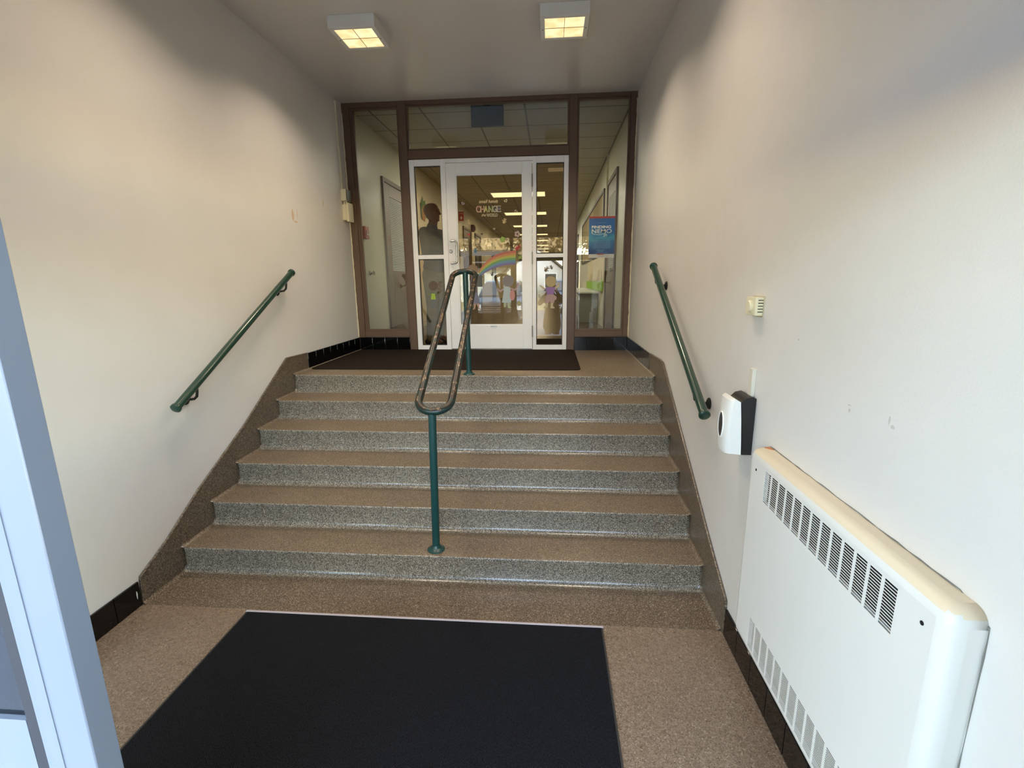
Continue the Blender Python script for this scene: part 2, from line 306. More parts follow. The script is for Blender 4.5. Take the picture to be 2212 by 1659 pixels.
# staircase: one sweep of the terrazzo profile, split into landing, steps and foot border
st = thing('staircase', (W/2, Y0-2.5*T, ZF), 'speckled terrazzo staircase of six steps between the two plaster walls', 'stairs')
def stairs():
    prof = []                            # (y, z, material, part)
    prof.append((0.03, 0.0, 0, 0))
    for k in range(6):
        y, z = Y0-k*T, -k*H
        prof += [(y+0.006, z, 0, k), (y+0.0018, z-0.0018, 1, k), (y, z-0.006, 1, k), (y+0.002, z-0.020, 1, k), (y+0.009, z-0.045, 1, k)]
        yb, zb, cr = y+0.014, z-H, 0.034     # cove that meets the tread below
        prof.append((yb, zb+cr, 1, k))
        for a in range(1, 7):
            t = a/6*math.pi/2
            prof.append((yb-cr*(1-math.cos(t)), zb+cr*(1-math.sin(t)), 1 if a < 6 else 0, k if a < 6 else k+1))
    prof.append((YB, ZF, 0, 6))
    n = len(prof); P2 = [Vector((p[0], p[1])) for p in prof]
    nrm = []
    for i in range(n):
        a = P2[max(i-1, 0)]; b = P2[min(i+1, n-1)]; t = (b-a).normalized(); nrm.append(Vector((-t.y, t.x))*1.0)
    for i in range(n):                   # outward = up / towards the viewer
        if nrm[i].y < -1e-6 or (abs(nrm[i].y) < 1e-6 and nrm[i].x > 0): nrm[i] = -nrm[i]
    r = 0.026
    ds = [0, 0.0015, 0.004, 0.008, 0.013, 0.019, 0.026]
    offs = [r-math.sqrt(max(0, r*r-(r-d)**2)) for d in ds]
    cols = [(0.012+d, o) for d, o in zip(ds, offs)] + [(W-0.012-d, o) for d, o in zip(ds[::-1], offs[::-1])]
    grid = [[Vector((x, P2[i].x+nrm[i].x*o, P2[i].y+nrm[i].y*o)) for x, o in cols] for i in range(n)]
    names = ['landing']+['step']*5+['stair_foot']
    for part in range(7):
        g = G(); rows = [i for i in range(n) if prof[i][3] == part]
        rows = ([rows[0]-1] if part else [])+rows
        if part: pass
        V = {i: [g.bm.verts.new(c) for c in grid[i]] for i in rows}
        for a, b in zip(rows, rows[1:]):
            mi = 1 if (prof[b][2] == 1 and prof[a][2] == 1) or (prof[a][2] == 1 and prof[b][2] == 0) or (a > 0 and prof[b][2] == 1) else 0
            for j in range(len(cols)-1):
                f = g.bm.faces.new((V[a][j], V[b][j], V[b][j+1], V[a][j+1]))
                f.material_index = mi
        for f in g.bm.faces: f.smooth = True
        bmesh.ops.recalc_face_normals(g.bm, faces=g.bm.faces)
        if sum(f.normal.z*f.calc_area() for f in g.bm.faces) < 0: bmesh.ops.reverse_faces(g.bm, faces=g.bm.faces)
        # give the tread depth: skirts down at the sides and a solid underside
        bx0, bx1 = 0.012, W-0.012
        ys = [grid[i][3].y for i in rows]; zs = [P2[i].y for i in rows]
        z0 = min(zs)
        if part < 6: g.box(bx0+0.001, bx1-0.001, min(P2[i].x for i in rows)+0.03, max(ys)-0.001, z0-0.02, max(zs)-0.03 if part else -0.03)
        else: g.box(bx0+0.001, bx1-0.001, YB+0.001, max(ys)-0.01, ZF-0.1, ZF-0.002)
        for e in g.bm.edges:
            if len(e.link_faces) == 2 and e.calc_face_angle(0) > R(50): e.smooth = False
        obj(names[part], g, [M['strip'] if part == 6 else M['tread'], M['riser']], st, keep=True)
stairs()
for x0, x1, poly in ((0.0006, 0.014, [(-3.478, ZF), (-3.464, -0.826), (-3.243, -0.72), (-2.927, -0.525), (-2.395, -0.255), (-1.69, 0.165), (-1.315, 0.155), (-1.31, ZF)]),
                     (W-0.014, W-0.0006, [(-3.50, ZF), (-3.497, -0.803), (-3.184, -0.631), (-2.818, -0.415), (-1.845, 0.158), (-1.75, 0.165), (-1.335, 0.155), (-1.33, ZF)])):
    g = G(); g.prism(poly, 'x', x0, x1); sk = obj('skirt_board', g, M['skirt'], st)
    tr = G(); top = poly[1:7]; off = 0.018 if x0 < 1 else W-0.018
    xa, xb = (0, 0.019) if x0 < 1 else (W-0.019, W)
    tr.tube([((xa+xb)/2, y, z+0.002) for y, z in top], 0.008, seg=8); obj('edge_bead', tr, M['skirt'], sk)

def tiles(runs, name):
    """black glazed base tiles; runs: list of (axis, fixed0, fixed1, start, end, z0, z1)"""
    g = G()
    for ax, f0, f1, a, b, z0, z1, n in runs:
        w = (b-a)/n
        for i in range(n):
            s, e = a+i*w+0.0012, a+(i+1)*w-0.0012
            if ax == 'y': g.box(f0, f1, s, e, z0, z1, 0.003, 2)
            else: g.box(s, e, f0, f1, z0, z1, 0.003, 2)
    g.mi = 1
    for ax, f0, f1, a, b, z0, z1, n in runs:
        d = (f1-f0)*0.2
        if ax == 'y': g.box(f0 if f0 < 1 else f0+2*d, f1-2*d if f0 < 1 else f1, a+0.002, b-0.002, z0, z1-0.003)
        else: g.box(a+0.002, b-0.002, f0+2*d, f1, z0, z1-0.003)
    return struct(name, g, [M['blacktile'], M['grout']])
tiles([('y', 0, 0.013, YB-11*0.163, YB-0.0, ZF, -0.84, 11)], 'baseboard_left')
tiles([('y', W-0.013, W, -5.14, -3.506, ZF, -0.84, 10)], 'baseboard_right')
tiles([('y', 0.0, 0.016, -1.312, -0.013, 0.0005, 0.158, 8)], 'baseboard_left')
tiles([('y', W-0.016, W, -1.335, -0.013, 0.0005, 0.158, 8)], 'baseboard_right')
tiles([('x', -0.013, 0.0, 0.0165, 0.648, 0.0005, 0.158, 4)], 'baseboard_back')
tiles([('x', -0.013, 0.0, 2.644, W-0.0165, 0.0005, 0.158, 4)], 'baseboard_back')

# ---------------------------------------------------------------- brown framed window wall
wn1 = thing('window_1', (W/2, 0.05, 0), 'brown painted window wall with side panes and long transom pane above white door', None, None, 'structure')
g = G()
def fr(x0, x1, z0, z1, y0=0.0, y1=0.11, b=0.003): g.box(x0, x1, y0, y1, z0, z1, b, 1)
fr(0.0, 0.085, 0.16, ZC); fr(0.645, 0.735, 0.0, ZC); fr(2.555, 2.643, 0.0, ZC); fr(3.21, W, 0.16, ZC)
fr(0.085, 0.645, 2.735, ZC); fr(0.735, 2.555, 2.745, ZC); fr(2.643, 3.21, 2.745, ZC)
fr(0.735, 2.555, 2.185, 2.275)
fr(0.085, 0.645, 0.16, 0.235); fr(2.643, 3.21, 0.16, 0.232)
fr(0.0, 0.645, 0.0, 0.16, 0.001, 0.11, 0); fr(2.643, W, 0.0, 0.16, 0.001, 0.11, 0)
# stops stepping back to the glass
def stop(x0, x1, z0, z1, w=0.02):
    for a, b_, c, d in ((x0, x0+w, z0, z1), (x1-w, x1, z0, z1), (x0+w, x1-w, z0, z0+w), (x0+w, x1-w, z1-w, z1)): g.box(a, b_, 0.022, 0.05, c, d)
stop(0.085, 0.645, 0.235, 2.735); stop(0.735, 2.555, 2.275, 2.745); stop(2.643, 3.21, 0.232, 2.745)
g.box(0.105, 0.125, 0.03, 0.055, 0.255, 2.715)
obj('window_frame', g, M['brown'], wn1)
for a, b_, c, d in ((0.105, 0.625, 0.255, 2.715), (0.755, 2.535, 2.295, 2.725), (2.663, 3.19, 0.252, 2.725)):
    g = G(); g.box(a-0.01, b_+0.01, 0.056, 0.0561, c-0.01, d+0.01); obj('glass_pane', g, M['glass'], wn1)
# white caulk bead beside the brown frame
g = G()
g.tube([(0.004+random.uniform(-0.002, 0.002), -0.004, 0.16+i*0.04) for i in range(64)], [0.004+random.uniform(0, 0.003) for i in range(64)], seg=6)
g.tube([(W-0.004+random.uniform(-0.002, 0.002), -0.004, 0.16+i*0.04) for i in range(65)], [0.004+random.uniform(0, 0.004) for i in range(65)], seg=6)
obj('caulk', g, M['cream'], wn1)

# ---------------------------------------------------------------- white aluminium door with sidelights
d1 = thing('door_1', (1.645, 0.04, 0), 'white aluminium glass door between two narrow white sidelights', None, None, 'structure')
g = G(); Y1, Y2 = 0.012, 0.075
def wf(x0, x1, z0, z1, ya=Y1, yb=Y2): g.box(x0, x1, ya, yb, z0, z1, 0.002, 1)
wf(0.737, 0.795, 0.0, 2.178); wf(2.502, 2.553, 0.0, 2.178)
wf(1.10, 1.158, 0.0, 2.178); wf(2.148, 2.192, 0.0, 2.178)
wf(0.795, 1.10, 2.108, 2.178); wf(1.158, 2.148, 2.135, 2.178); wf(2.192, 2.502, 2.108, 2.178)
wf(0.795, 1.10, 0.0, 0.056); wf(2.192, 2.502, 0.0, 0.06); wf(1.158, 2.148, 0.0, 0.012)
wf(0.795, 1.10, 1.082, 1.13); wf(2.192, 2.502, 1.082, 1.125)
obj('door_frame', g, M['white'], d1)
for x0, x1 in ((0.795, 1.10), (2.192, 2.502)):
    for z0, z1 in ((0.056, 1.082), (1.128, 2.108)):
        g = G(); g.box(x0-0.002, x1+0.002, 0.045, 0.0451, z0-0.002, z1+0.002); gp = obj('sidelight_pane', g, M['bronze'], d1)
        g = G()
        for a, b_, c, d in ((x0, x0+0.008, z0, z1), (x1-0.008, x1, z0, z1), (x0, x1, z0, z0+0.008), (x0, x1, z1-0.008, z1)): g.box(a, b_, 0.030, 0.044, c, d)
        obj('gasket', g, M['black'], gp)
leaf = thing('door_leaf', (1.65, 0.04, 0.014)); leaf.parent = d1; leaf.location = LOC[leaf]-LOC[d1]
bpy.data.objects.remove(leaf)
g = G(); ly0, ly1 = 0.006, 0.050
g.box(1.162, 1.272, ly0, ly1, 0.016, 2.13, 0.002, 1); g.box(2.038, 2.144, ly0, ly1, 0.016, 2.13, 0.002, 1)
g.box(1.272, 2.038, ly0, ly1, 2.008, 2.13, 0.002, 1); g.box(1.272, 2.038, ly0+0.004, ly1, 0.016, 0.30, 0.002, 1)
for a, b_, c, d in ((1.272, 1.283, 0.30, 2.008), (2.027, 2.038, 0.30, 2.008), (1.283, 2.027, 0.30, 0.312), (1.283, 2.027, 1.996, 2.008)): g.box(a, b_, 0.014, 0.030, c, d)
leaf = obj('door_leaf', g, M['white'], d1)
g = G(); g.box(1.28, 2.03, 0.032, 0.0321, 0.305, 2.0); obj('glass_pane', g, M['bronze'], leaf)
g = G(); g.box(1.64, 1.72, 0.001, 0.006, 0.285, 0.292); obj('sill_label', g, M['steel'], leaf)
# pull handle: offset D shape
g = G(); hp = []
hx0, hx1, hy = 1.198, 1.272, -0.055
path = [(hx0, ly0, 1.278), (hx0, hy+0.02, 1.278), (hx0+0.008, hy, 1.278), (hx1-0.03, hy, 1.278)]
for a in range(0, 7):
    t = a/6*math.pi/2; path.append((hx1-0.03+0.03*math.sin(t), hy, 1.248+0.03*math.cos(t)))
for a in range(0, 7):
    t = a/6*math.pi/2; path.append((hx1-0.03+0.03*math.cos(t), hy, 1.058-0.03*math.sin(t)))
path += [(hx0+0.008, hy, 1.028), (hx0, hy+0.02, 1.028), (hx0, ly0, 1.028)]
g.tube(path, 0.0115, seg=12); obj('pull_handle', g, M['steel'], leaf)
g = G(); g.lathe([(0.021, 0), (0.021, 0.006), (0.017, 0.010), (0.016, 0.012)], (1.19, ly0, 1.166), (0, -1, 0)); g.box(1.1885, 1.1915, ly0-0.0135, ly0-0.011, 1.158, 1.172); obj('lock_cylinder', g, M['chrome'], leaf)
for z in (1.855, 1.01, 0.158):
    g = G(); g.tube([(2.1455, 0.0, z), (2.1455, 0.0, z+0.135)], 0.0065, seg=10)
    for q in (0.0, 0.045, 0.09, 0.135): g.tube([(2.1455, 0, z+q-0.0012), (2.1455, 0, z+q+0.0012)], 0.0075, seg=10)
    obj('hinge', g, M['chrome'], leaf)
g = G(); g.box(1.30, 2.02, 0.052, 0.10, 1.118, 1.182, 0.006, 2); g.box(1.272, 1.345, 0.05, 0.11, 1.11, 1.19, 0.005, 2); pb = obj('panic_bar', g, M['white'], leaf)
g = G()
for x, z in ((1.353, 1.135), (1.353, 1.163), (1.80, 1.168), (1.845, 1.168)): g.ball((x, 0.051, z), 0.003, 8, 6)
obj('screw', g, M['dark'], pb)
g = G(); g.box(1.165, 2.143, -0.02, 0.02, 0.0005, 0.012, 0.002, 1); obj('threshold', g, M['chrome'], d1)

# dark sign box just behind the transom
e = thing('exit_sign', (1.64, 0.12, 2.52), 'dark blue grey back of a sign box hanging behind the transom pane', 'sign')
g = G(); g.box(1.457, 1.825, 0.085, 0.14, 2.525, 2.735, 0.006, 2); obj('sign_box', g, M['exitbox'], e)
g = G(); g.box(1.60, 1.68, 0.095, 0.13, 2.735, ZC); obj('mount', g, M['exitbox'], e)

# ---------------------------------------------------------------- decals on the glass
def disc(p, r, n=18, sq=1.0): return [(p[0]+r*math.cos(2*math.pi*i/n), p[1]+r*sq*math.sin(2*math.pi*i/n)) for i in range(n)]
DM = {}
def dm(c):
    if c not in DM: DM[c] = plain('vinyl_%d_%d_%d' % c, c, 0.6)
    return DM[c]
def flat(name, polys, col, par, y, th=0.0006):
    g = G()
    for k, p in enumerate(polys): g.prism(p, 'y', y-th-k*0.00005, y)
    return obj(name, g, dm(col), par)
YG = 0.0295   # decals sit on the outer face of the door glass
RAINBOW = [[(1.504,0.921),(1.546,0.988),(1.61,1.053),(1.666,1.092),(1.735,1.128),(1.818,1.151),(1.886,1.16),(1.958,1.166),(1.956,1.139),(1.885,1.135),(1.819,1.126),(1.739,1.104),(1.67,1.071),(1.613,1.034),(1.549,0.974),(1.506,0.914)],[(1.506,0.914),(1.549,0.974),(1.613,1.034),(1.67,1.071),(1.739,1.104),(1.819,1.126),(1.885,1.135),(1.956,1.139),(1.953,1.112),(1.884,1.109),(1.819,1.1),(1.744,1.081),(1.674,1.05),(1.616,1.015),(1.552,0.96),(1.508,0.907)],[(1.508,0.907),(1.552,0.96),(1.616,1.015),(1.674,1.05),(1.744,1.081),(1.819,1.1),(1.884,1.109),(1.953,1.112),(1.951,1.085),(1.882,1.083),(1.82,1.075),(1.748,1.057),(1.678,1.029),(1.619,0.996),(1.555,0.946),(1.51,0.901)],[(1.51,0.901),(1.555,0.946),(1.619,0.996),(1.678,1.029),(1.748,1.057),(1.82,1.075),(1.882,1.083),(1.951,1.085),(1.948,1.058),(1.881,1.057),(1.821,1.05),(1.752,1.033),(1.682,1.008),(1.622,0.977),(1.558,0.933),(1.512,0.894)],[(1.512,0.894),(1.558,0.933),(1.622,0.977),(1.682,1.008),(1.752,1.033),(1.821,1.05),(1.881,1.057),(1.948,1.058),(1.946,1.031),(1.879,1.031),(1.822,1.024),(1.756,1.01),(1.687,0.987),(1.625,0.957),(1.561,0.919),(1.514,0.887)],[(1.514,0.887),(1.561,0.919),(1.625,0.957),(1.687,0.987),(1.756,1.01),(1.822,1.024),(1.879,1.031),(1.946,1.031),(1.943,1.004),(1.878,1.004),(1.823,0.999),(1.76,0.986),(1.691,0.966),(1.628,0.938),(1.565,0.905),(1.517,0.88)]]
KID_BALL = {'head':[(1.927,0.818),(1.924,0.798),(1.914,0.78),(1.898,0.765),(1.879,0.756),(1.857,0.753),(1.836,0.756),(1.817,0.766),(1.802,0.781),(1.792,0.799),(1.789,0.82),(1.793,0.84),(1.803,0.859),(1.818,0.873),(1.838,0.882),(1.859,0.885),(1.88,0.882),(1.899,0.872),(1.915,0.857),(1.924,0.839)],'dress':[(1.805,0.745),(1.84,0.755),(1.878,0.749),(1.891,0.687),(1.893,0.567),(1.837,0.56),(1.78,0.568),(1.801,0.681)],'arm':[[(1.809,0.745),(1.805,0.721),(1.769,0.688),(1.749,0.695),(1.725,0.739),(1.735,0.743),(1.766,0.712)],[(1.875,0.748),(1.933,0.724),(1.954,0.74),(1.962,0.781),(1.979,0.804),(1.989,0.794),(1.972,0.761),(1.965,0.727),(1.944,0.707),(1.885,0.724)]],'ball':[(1.938,0.652),(1.936,0.633),(1.931,0.615),(1.924,0.601),(1.916,0.593),(1.906,0.589),(1.897,0.593),(1.888,0.602),(1.882,0.616),(1.878,0.633),(1.876,0.653),(1.878,0.672),(1.883,0.69),(1.889,0.703),(1.898,0.712),(1.908,0.715),(1.917,0.712),(1.925,0.703),(1.932,0.689),(1.936,0.672)],'leg':[[(1.802,0.568),(1.83,0.564),(1.826,0.516),(1.809,0.509),(1.802,0.516)],[(1.848,0.564),(1.879,0.567),(1.875,0.529),(1.893,0.512),(1.889,0.5),(1.851,0.503)]]}
KID_SKIRT = {'head':[(1.505,0.948),(1.501,0.927),(1.491,0.909),(1.476,0.895),(1.458,0.886),(1.437,0.883),(1.417,0.886),(1.398,0.896),(1.384,0.91),(1.375,0.929),(1.373,0.949),(1.377,0.97),(1.387,0.988),(1.402,1.002),(1.42,1.011),(1.441,1.014),(1.461,1.011),(1.479,1.001),(1.494,0.987),(1.502,0.968)],'top':[(1.417,0.881),(1.473,0.881),(1.492,0.786),(1.486,0.687),(1.419,0.687),(1.401,0.787)],'dress':[(1.433,0.691),(1.489,0.69),(1.513,0.563),(1.471,0.553),(1.415,0.561)],'leg':[[(1.44,0.561),(1.466,0.554),(1.454,0.497),(1.434,0.484),(1.427,0.491),(1.443,0.511)],[(1.475,0.554),(1.507,0.562),(1.506,0.511),(1.519,0.493),(1.512,0.483),(1.495,0.49)]]}
KID_PURPLE = {'head':[(2.428,0.805),(2.425,0.786),(2.415,0.769),(2.401,0.755),(2.383,0.746),(2.363,0.744),(2.343,0.747),(2.325,0.756),(2.31,0.77),(2.301,0.787),(2.298,0.807),(2.301,0.826),(2.31,0.843),(2.324,0.857),(2.342,0.865),(2.362,0.868),(2.382,0.865),(2.4,0.856),(2.415,0.842),(2.424,0.825)],'top':[(2.292,0.731),(2.334,0.742),(2.408,0.742),(2.416,0.725),(2.4,0.702),(2.394,0.657),(2.317,0.658),(2.314,0.702)],'shorts':[(2.317,0.658),(2.394,0.657),(2.433,0.629),(2.429,0.6),(2.409,0.588),(2.401,0.556),(2.364,0.558),(2.348,0.581),(2.335,0.557),(2.293,0.561),(2.302,0.622)],'arm':[[(2.294,0.733),(2.29,0.707),(2.245,0.743),(2.228,0.759),(2.238,0.769)],[(2.408,0.742),(2.444,0.773),(2.452,0.801),(2.466,0.805),(2.461,0.749),(2.416,0.716)]],'leg':[[(2.301,0.558),(2.331,0.557),(2.327,0.5),(2.278,0.496),(2.282,0.512),(2.304,0.52)],[(2.364,0.558),(2.393,0.556),(2.389,0.52),(2.408,0.507),(2.406,0.493),(2.359,0.496)]]}
KID_LIME = {'head':[(1.009,0.772),(1.005,0.754),(0.997,0.738),(0.984,0.725),(0.967,0.717),(0.95,0.714),(0.932,0.717),(0.917,0.726),(0.905,0.739),(0.898,0.755),(0.896,0.773),(0.9,0.791),(0.909,0.807),(0.922,0.82),(0.938,0.828),(0.955,0.831),(0.973,0.828),(0.988,0.819),(1.0,0.806),(1.007,0.79)],'braid':[[(1.063,0.813),(1.059,0.807),(1.05,0.802),(1.038,0.801),(1.026,0.803),(1.018,0.807),(1.015,0.813),(1.018,0.819),(1.027,0.824),(1.039,0.825),(1.051,0.824),(1.06,0.819)],[(1.048,0.789),(1.045,0.783),(1.036,0.778),(1.024,0.777),(1.012,0.779),(1.003,0.783),(1.0,0.789),(1.003,0.795),(1.012,0.8),(1.025,0.801),(1.037,0.799),(1.045,0.795)],[(1.061,0.764),(1.057,0.758),(1.048,0.754),(1.036,0.752),(1.024,0.754),(1.016,0.759),(1.013,0.765),(1.016,0.771),(1.025,0.775),(1.037,0.777),(1.049,0.775),(1.058,0.77)],[(1.046,0.74),(1.043,0.734),(1.034,0.729),(1.021,0.728),(1.009,0.73),(1.001,0.734),(0.998,0.74),(1.001,0.746),(1.01,0.751),(1.022,0.752),(1.034,0.751),(1.043,0.746)],[(1.059,0.715),(1.055,0.709),(1.046,0.705),(1.034,0.703),(1.022,0.705),(1.013,0.71),(1.01,0.716),(1.014,0.722),(1.023,0.726),(1.035,0.728),(1.047,0.726),(1.056,0.721)],[(1.044,0.691),(1.04,0.685),(1.031,0.68),(1.019,0.679),(1.007,0.681),(0.998,0.685),(0.996,0.691),(0.999,0.697),(1.008,0.702),(1.02,0.703),(1.032,0.702),(1.041,0.697)]],'top':[(0.928,0.681),(0.968,0.68),(0.977,0.61),(0.915,0.611)],'arm':[[(0.928,0.681),(0.924,0.658),(0.89,0.664),(0.874,0.698),(0.892,0.703)],[(0.968,0.68),(1.011,0.663),(1.024,0.697),(1.007,0.702),(0.989,0.689)]],'skirt':[(0.915,0.611),(0.98,0.61),(0.997,0.551),(0.975,0.506),(0.917,0.506),(0.902,0.552)],'leg':[[(0.92,0.506),(0.943,0.506),(0.938,0.467),(0.909,0.464)],[(0.949,0.506),(0.969,0.506),(0.979,0.472),(0.95,0.467)]]}
t = thing('rainbow_decal', (1.75, YG, 0.9), 'rainbow arc sticker with red to violet bands across the door glass', 'sticker')
for b_, c in zip(RAINBOW, ((190, 112, 96), (196, 146, 96), (176, 182, 92), (112, 160, 108), (104, 146, 176), (124, 112, 160))): flat('colour_band', [b_], c, t, YG)
def kid(data, label, y, head, cols, clear=None):
    xs = [p for v in [data['head']] for p in v]; cx = sum(p[0] for p in xs)/len(xs)
    zb = min(p[1] for l_ in data['leg'] for p in l_)
    t = thing('child_decal', (cx, y, zb), label, 'sticker')
    flat('head', [data['head']], head, t, y-0.0008)
    for k, c in cols.items():
        v = data[k]; v = v if isinstance(v[0], list) else [v]
        for q in v: flat({'top': 'shirt', 'leg': 'leg', 'arm': 'arm', 'dress': 'dress', 'shorts': 'shorts', 'ball': 'balloon', 'braid': 'braid', 'skirt': 'skirt'}[k], [q], c, t, y-(0.0012 if k in ('ball', 'top') else 0))
    return t
kid(KID_BALL, 'paper child sticker in pale blue dress beside pink balloon on door glass', YG, (128, 122, 122), {'dress': (176, 190, 196), 'arm': (176, 150, 150), 'ball': (190, 136, 136), 'leg': (176, 186, 150)})
kid(KID_SKIRT, 'child sticker in grey violet skirt half hidden behind the centre railing', YG, (140, 118, 98), {'top': (110, 100, 108), 'dress': (120, 122, 146), 'leg': (190, 156, 138)})
kid(KID_PURPLE, 'beige child sticker in purple shirt and mauve shorts on right sidelight', 0.0435, (176, 160, 118), {'arm': (196, 180, 150), 'shorts': (176, 150, 146), 'top': (146, 112, 168), 'leg': (200, 184, 150)})
kid(KID_LIME, 'brown haired child sticker in lime green shirt on left sidelight', 0.0435, (96, 80, 68), {'braid': (110, 92, 78), 'arm': (112, 118, 84), 'top': (160, 190, 72), 'skirt': (108, 110, 108), 'leg': (124, 114, 100)})
def hand(x, z, s, ang, col, label, y=YG):
    t = thing('handprint_decal', (x, y, z), label, 'sticker', None)
    ca, sa = math.cos(ang), math.sin(ang)
    def tr(p): return [(x+s*(q[0]*ca-q[1]*sa), z+s*(q[0]*sa+q[1]*ca)) for q in p]
    flat('palm', [tr(disc((0, 0), 0.36, 14, 0.9))], col, t, y)
    for a, L in ((-0.95, 0.75), (-0.32, 1.0), (0.0, 1.08), (0.32, 1.0), (1.0, 0.7)):
        sx, cx = math.sin(a), math.cos(a); p0 = Vector((sx*0.3, cx*0.3)); p1 = Vector((sx*L, cx*L)); nn = Vector((cx, -sx))*0.085
        flat('finger', [tr([tuple(p0-nn), tuple(p1-nn), tuple(p1+Vector((sx, cx))*0.08), tuple(p1+nn), tuple(p0+nn)])], col, t, y-0.0007)
hand(1.476, 1.160, 0.040, 0.0, (70, 120, 150), 'blue handprint sticker over the left part of the panic bar')
hand(1.962, 1.185, 0.052, -0.9, (178, 60, 66), 'red handprint sticker at the upper end of the rainbow')
hand(1.995, 1.085, 0.045, -1.1, (150, 170, 92), 'yellow green handprint sticker under the red handprint')
hand(1.818, 1.482, 0.044, -0.4, (206, 186, 136), 'cream handprint sticker below the word WORLD')
hand(1.412, 1.478, 0.042, 0.3, (176, 156, 118), 'tan handprint sticker in front of the red alarm')
hand(1.668, 0.890, 0.036, -0.2, (90, 92, 96), 'dark grey handprint sticker above the mirrored car')
hand(2.300, 0.935, 0.048, -0.7, (122, 104, 74), 'brown handprint sticker above purple shirt child, the left of two', 0.0435)
hand(2.372, 0.958, 0.036, 0.4, (110, 98, 84), 'brown handprint sticker above purple shirt child, the right of two', 0.0435)
hand(2.235, 0.625, 0.036, 0.2, (186, 176, 160), 'pale handprint sticker left of the mauve shorts', 0.0435)
def heart(x, z, s, ang, col, label, ring=True):
    pts = []
    for i in range(28):
        a = 2*math.pi*i/28; px = 16*math.sin(a)**3; pz = 13*math.cos(a)-5*math.cos(2*a)-2*math.cos(3*a)-math.cos(4*a)
        pts.append((px/17, pz/17))
    ca, sa = math.cos(ang), math.sin(ang)
    def tr(k): return [(x+s*k*(p[0]*ca-p[1]*sa), z+s*k*(p[0]*sa+p[1]*ca)) for p in pts]
    g = G(); y = YG
    if ring:
        A = [g.bm.verts.new((p[0], y-0.0006, p[1])) for p in tr(1.0)]; B = [g.bm.verts.new((p[0], y-0.0006, p[1])) for p in tr(0.58)]
        A2 = [g.bm.verts.new((p[0], y, p[1])) for p in tr(1.0)]; B2 = [g.bm.verts.new((p[0], y, p[1])) for p in tr(0.58)]
        for i in range(28):
            j = (i+1) % 28
            for q in ((A[i], A[j], B[j], B[i]), (A2[i], B2[i], B2[j], A2[j]), (A[i], A2[i], A2[j], A[j]), (B[i], B[j], B2[j], B2[i])): g.bm.faces.new(q)
    else: g.prism(tr(1.0), 'y', y-0.0006, y)
    tag(obj('heart_decal', g, dm(col)), label, 'sticker')
heart(1.843, 1.716, 0.021, 0.5, (216, 206, 170), 'outlined cream heart sticker right of the word hands')
heart(1.346, 1.697, 0.019, -0.5, (196, 176, 196), 'outlined lilac heart sticker left of the word hands')
heart(1.958, 1.598, 0.020, -0.7, (220, 206, 176), 'outlined cream heart sticker right of the word WORLD near the hinge')
heart(1.704, 1.411, 0.014, 0.2, (200, 190, 170), 'small outlined heart sticker below the cream handprint')
heart(1.558, 1.357, 0.013, 0.1, (70, 58, 40), 'small dark heart sticker on the middle of the door glass', False)
heart(1.405, 1.352, 0.017, 0.3, (190, 60, 70), 'small red heart sticker beside the pull handle', False)
g = G()
for i in range(5): g.prism(disc((1.972+0.022*math.cos(i*1.257), 1.35+0.022*math.sin(i*1.257)), 0.014), 'y', YG-0.0006-i*0.0001, YG)
tag(obj('flower_decal', g, dm((190, 166, 160))), 'pink grey flower sticker at the right edge of the door glass', 'sticker')
g = G()
for i in range(5): g.prism(disc((1.799+0.018*math.cos(i*1.257+0.5), 1.292+0.018*math.sin(i*1.257+0.5)), 0.015), 'y', YG-0.0006-i*0.0001, YG)
tag(obj('flower_decal', g, dm((150, 178, 84))), 'lime green flower sticker above the rainbow', 'sticker')
g = G()
for i in range(6): g.prism(disc((1.985+0.018*math.cos(i*1.05), 0.555+0.018*math.sin(i*1.05)), 0.013), 'y', YG-0.0006-i*0.0001, YG)
g.tube([(1.975, YG-0.001, 0.545), (1.955, YG-0.001, 0.50), (1.93, YG-0.001, 0.44)], 0.0012, seg=4)
tag(obj('flower_decal', g, dm((160, 158, 120))), 'pale dandelion sticker near the bottom of the door glass', 'sticker')

def text(body, x, z, size, col, par, y, name='word', offset=0.0, shear=0.0, ext=0.0003, center=False, sx=1.0, rotx=True, matname=None, width=None):
    cu = bpy.data.curves.new(name, 'FONT'); cu.body = body; cu.size = size; cu.extrude = ext; cu.offset = offset; cu.shear = shear; cu.align_x = 'CENTER' if center else 'LEFT'
    o = bpy.data.objects.new('tmp', cu); COL.objects.link(o); bpy.context.view_layer.update()
    me = bpy.data.meshes.new_from_object(o.evaluated_get(bpy.context.evaluated_depsgraph_get())); bpy.data.objects.remove(o)
    bm = bmesh.new(); bm.from_mesh(me)
    if width:
        w = max(v.co.x for v in bm.verts)-min(v.co.x for v in bm.verts); sx = width/w
    for v in bm.verts: v.co = Vector((x+v.co.x*sx, y-v.co.z, z+v.co.y))
    g = G(); g.bm.free(); g.bm = bm
    for f in bm.faces: f.material_index = 0
    return obj(name, g, dm(col) if isinstance(col, tuple) else col, par, keep=True)
t = thing('window_lettering', (1.64, YG, 1.54), 'vinyl lettering reading small hands CHANGE the WORLD on door glass', 'lettering')
text('small hands', 1.530, 1.698, 0.050, (226, 210, 164), t, YG, shear=0.3, width=0.222, offset=0.0006)
x = 1.497
for ch, c in zip('CHANGE', ((170, 92, 84), (176, 122, 92), (168, 176, 84), (112, 142, 72), (124, 140, 140), (96, 96, 118))):
    o1 = text(ch, x, 1.600, 0.092, (222, 212, 180), t, YG, 'letter_edge', offset=0.0028, width=0.047)
    text(ch, x+0.005, 1.603, 0.085, c, t, YG-0.0008, 'letter', offset=0.0008, width=0.038); x += 0.0475
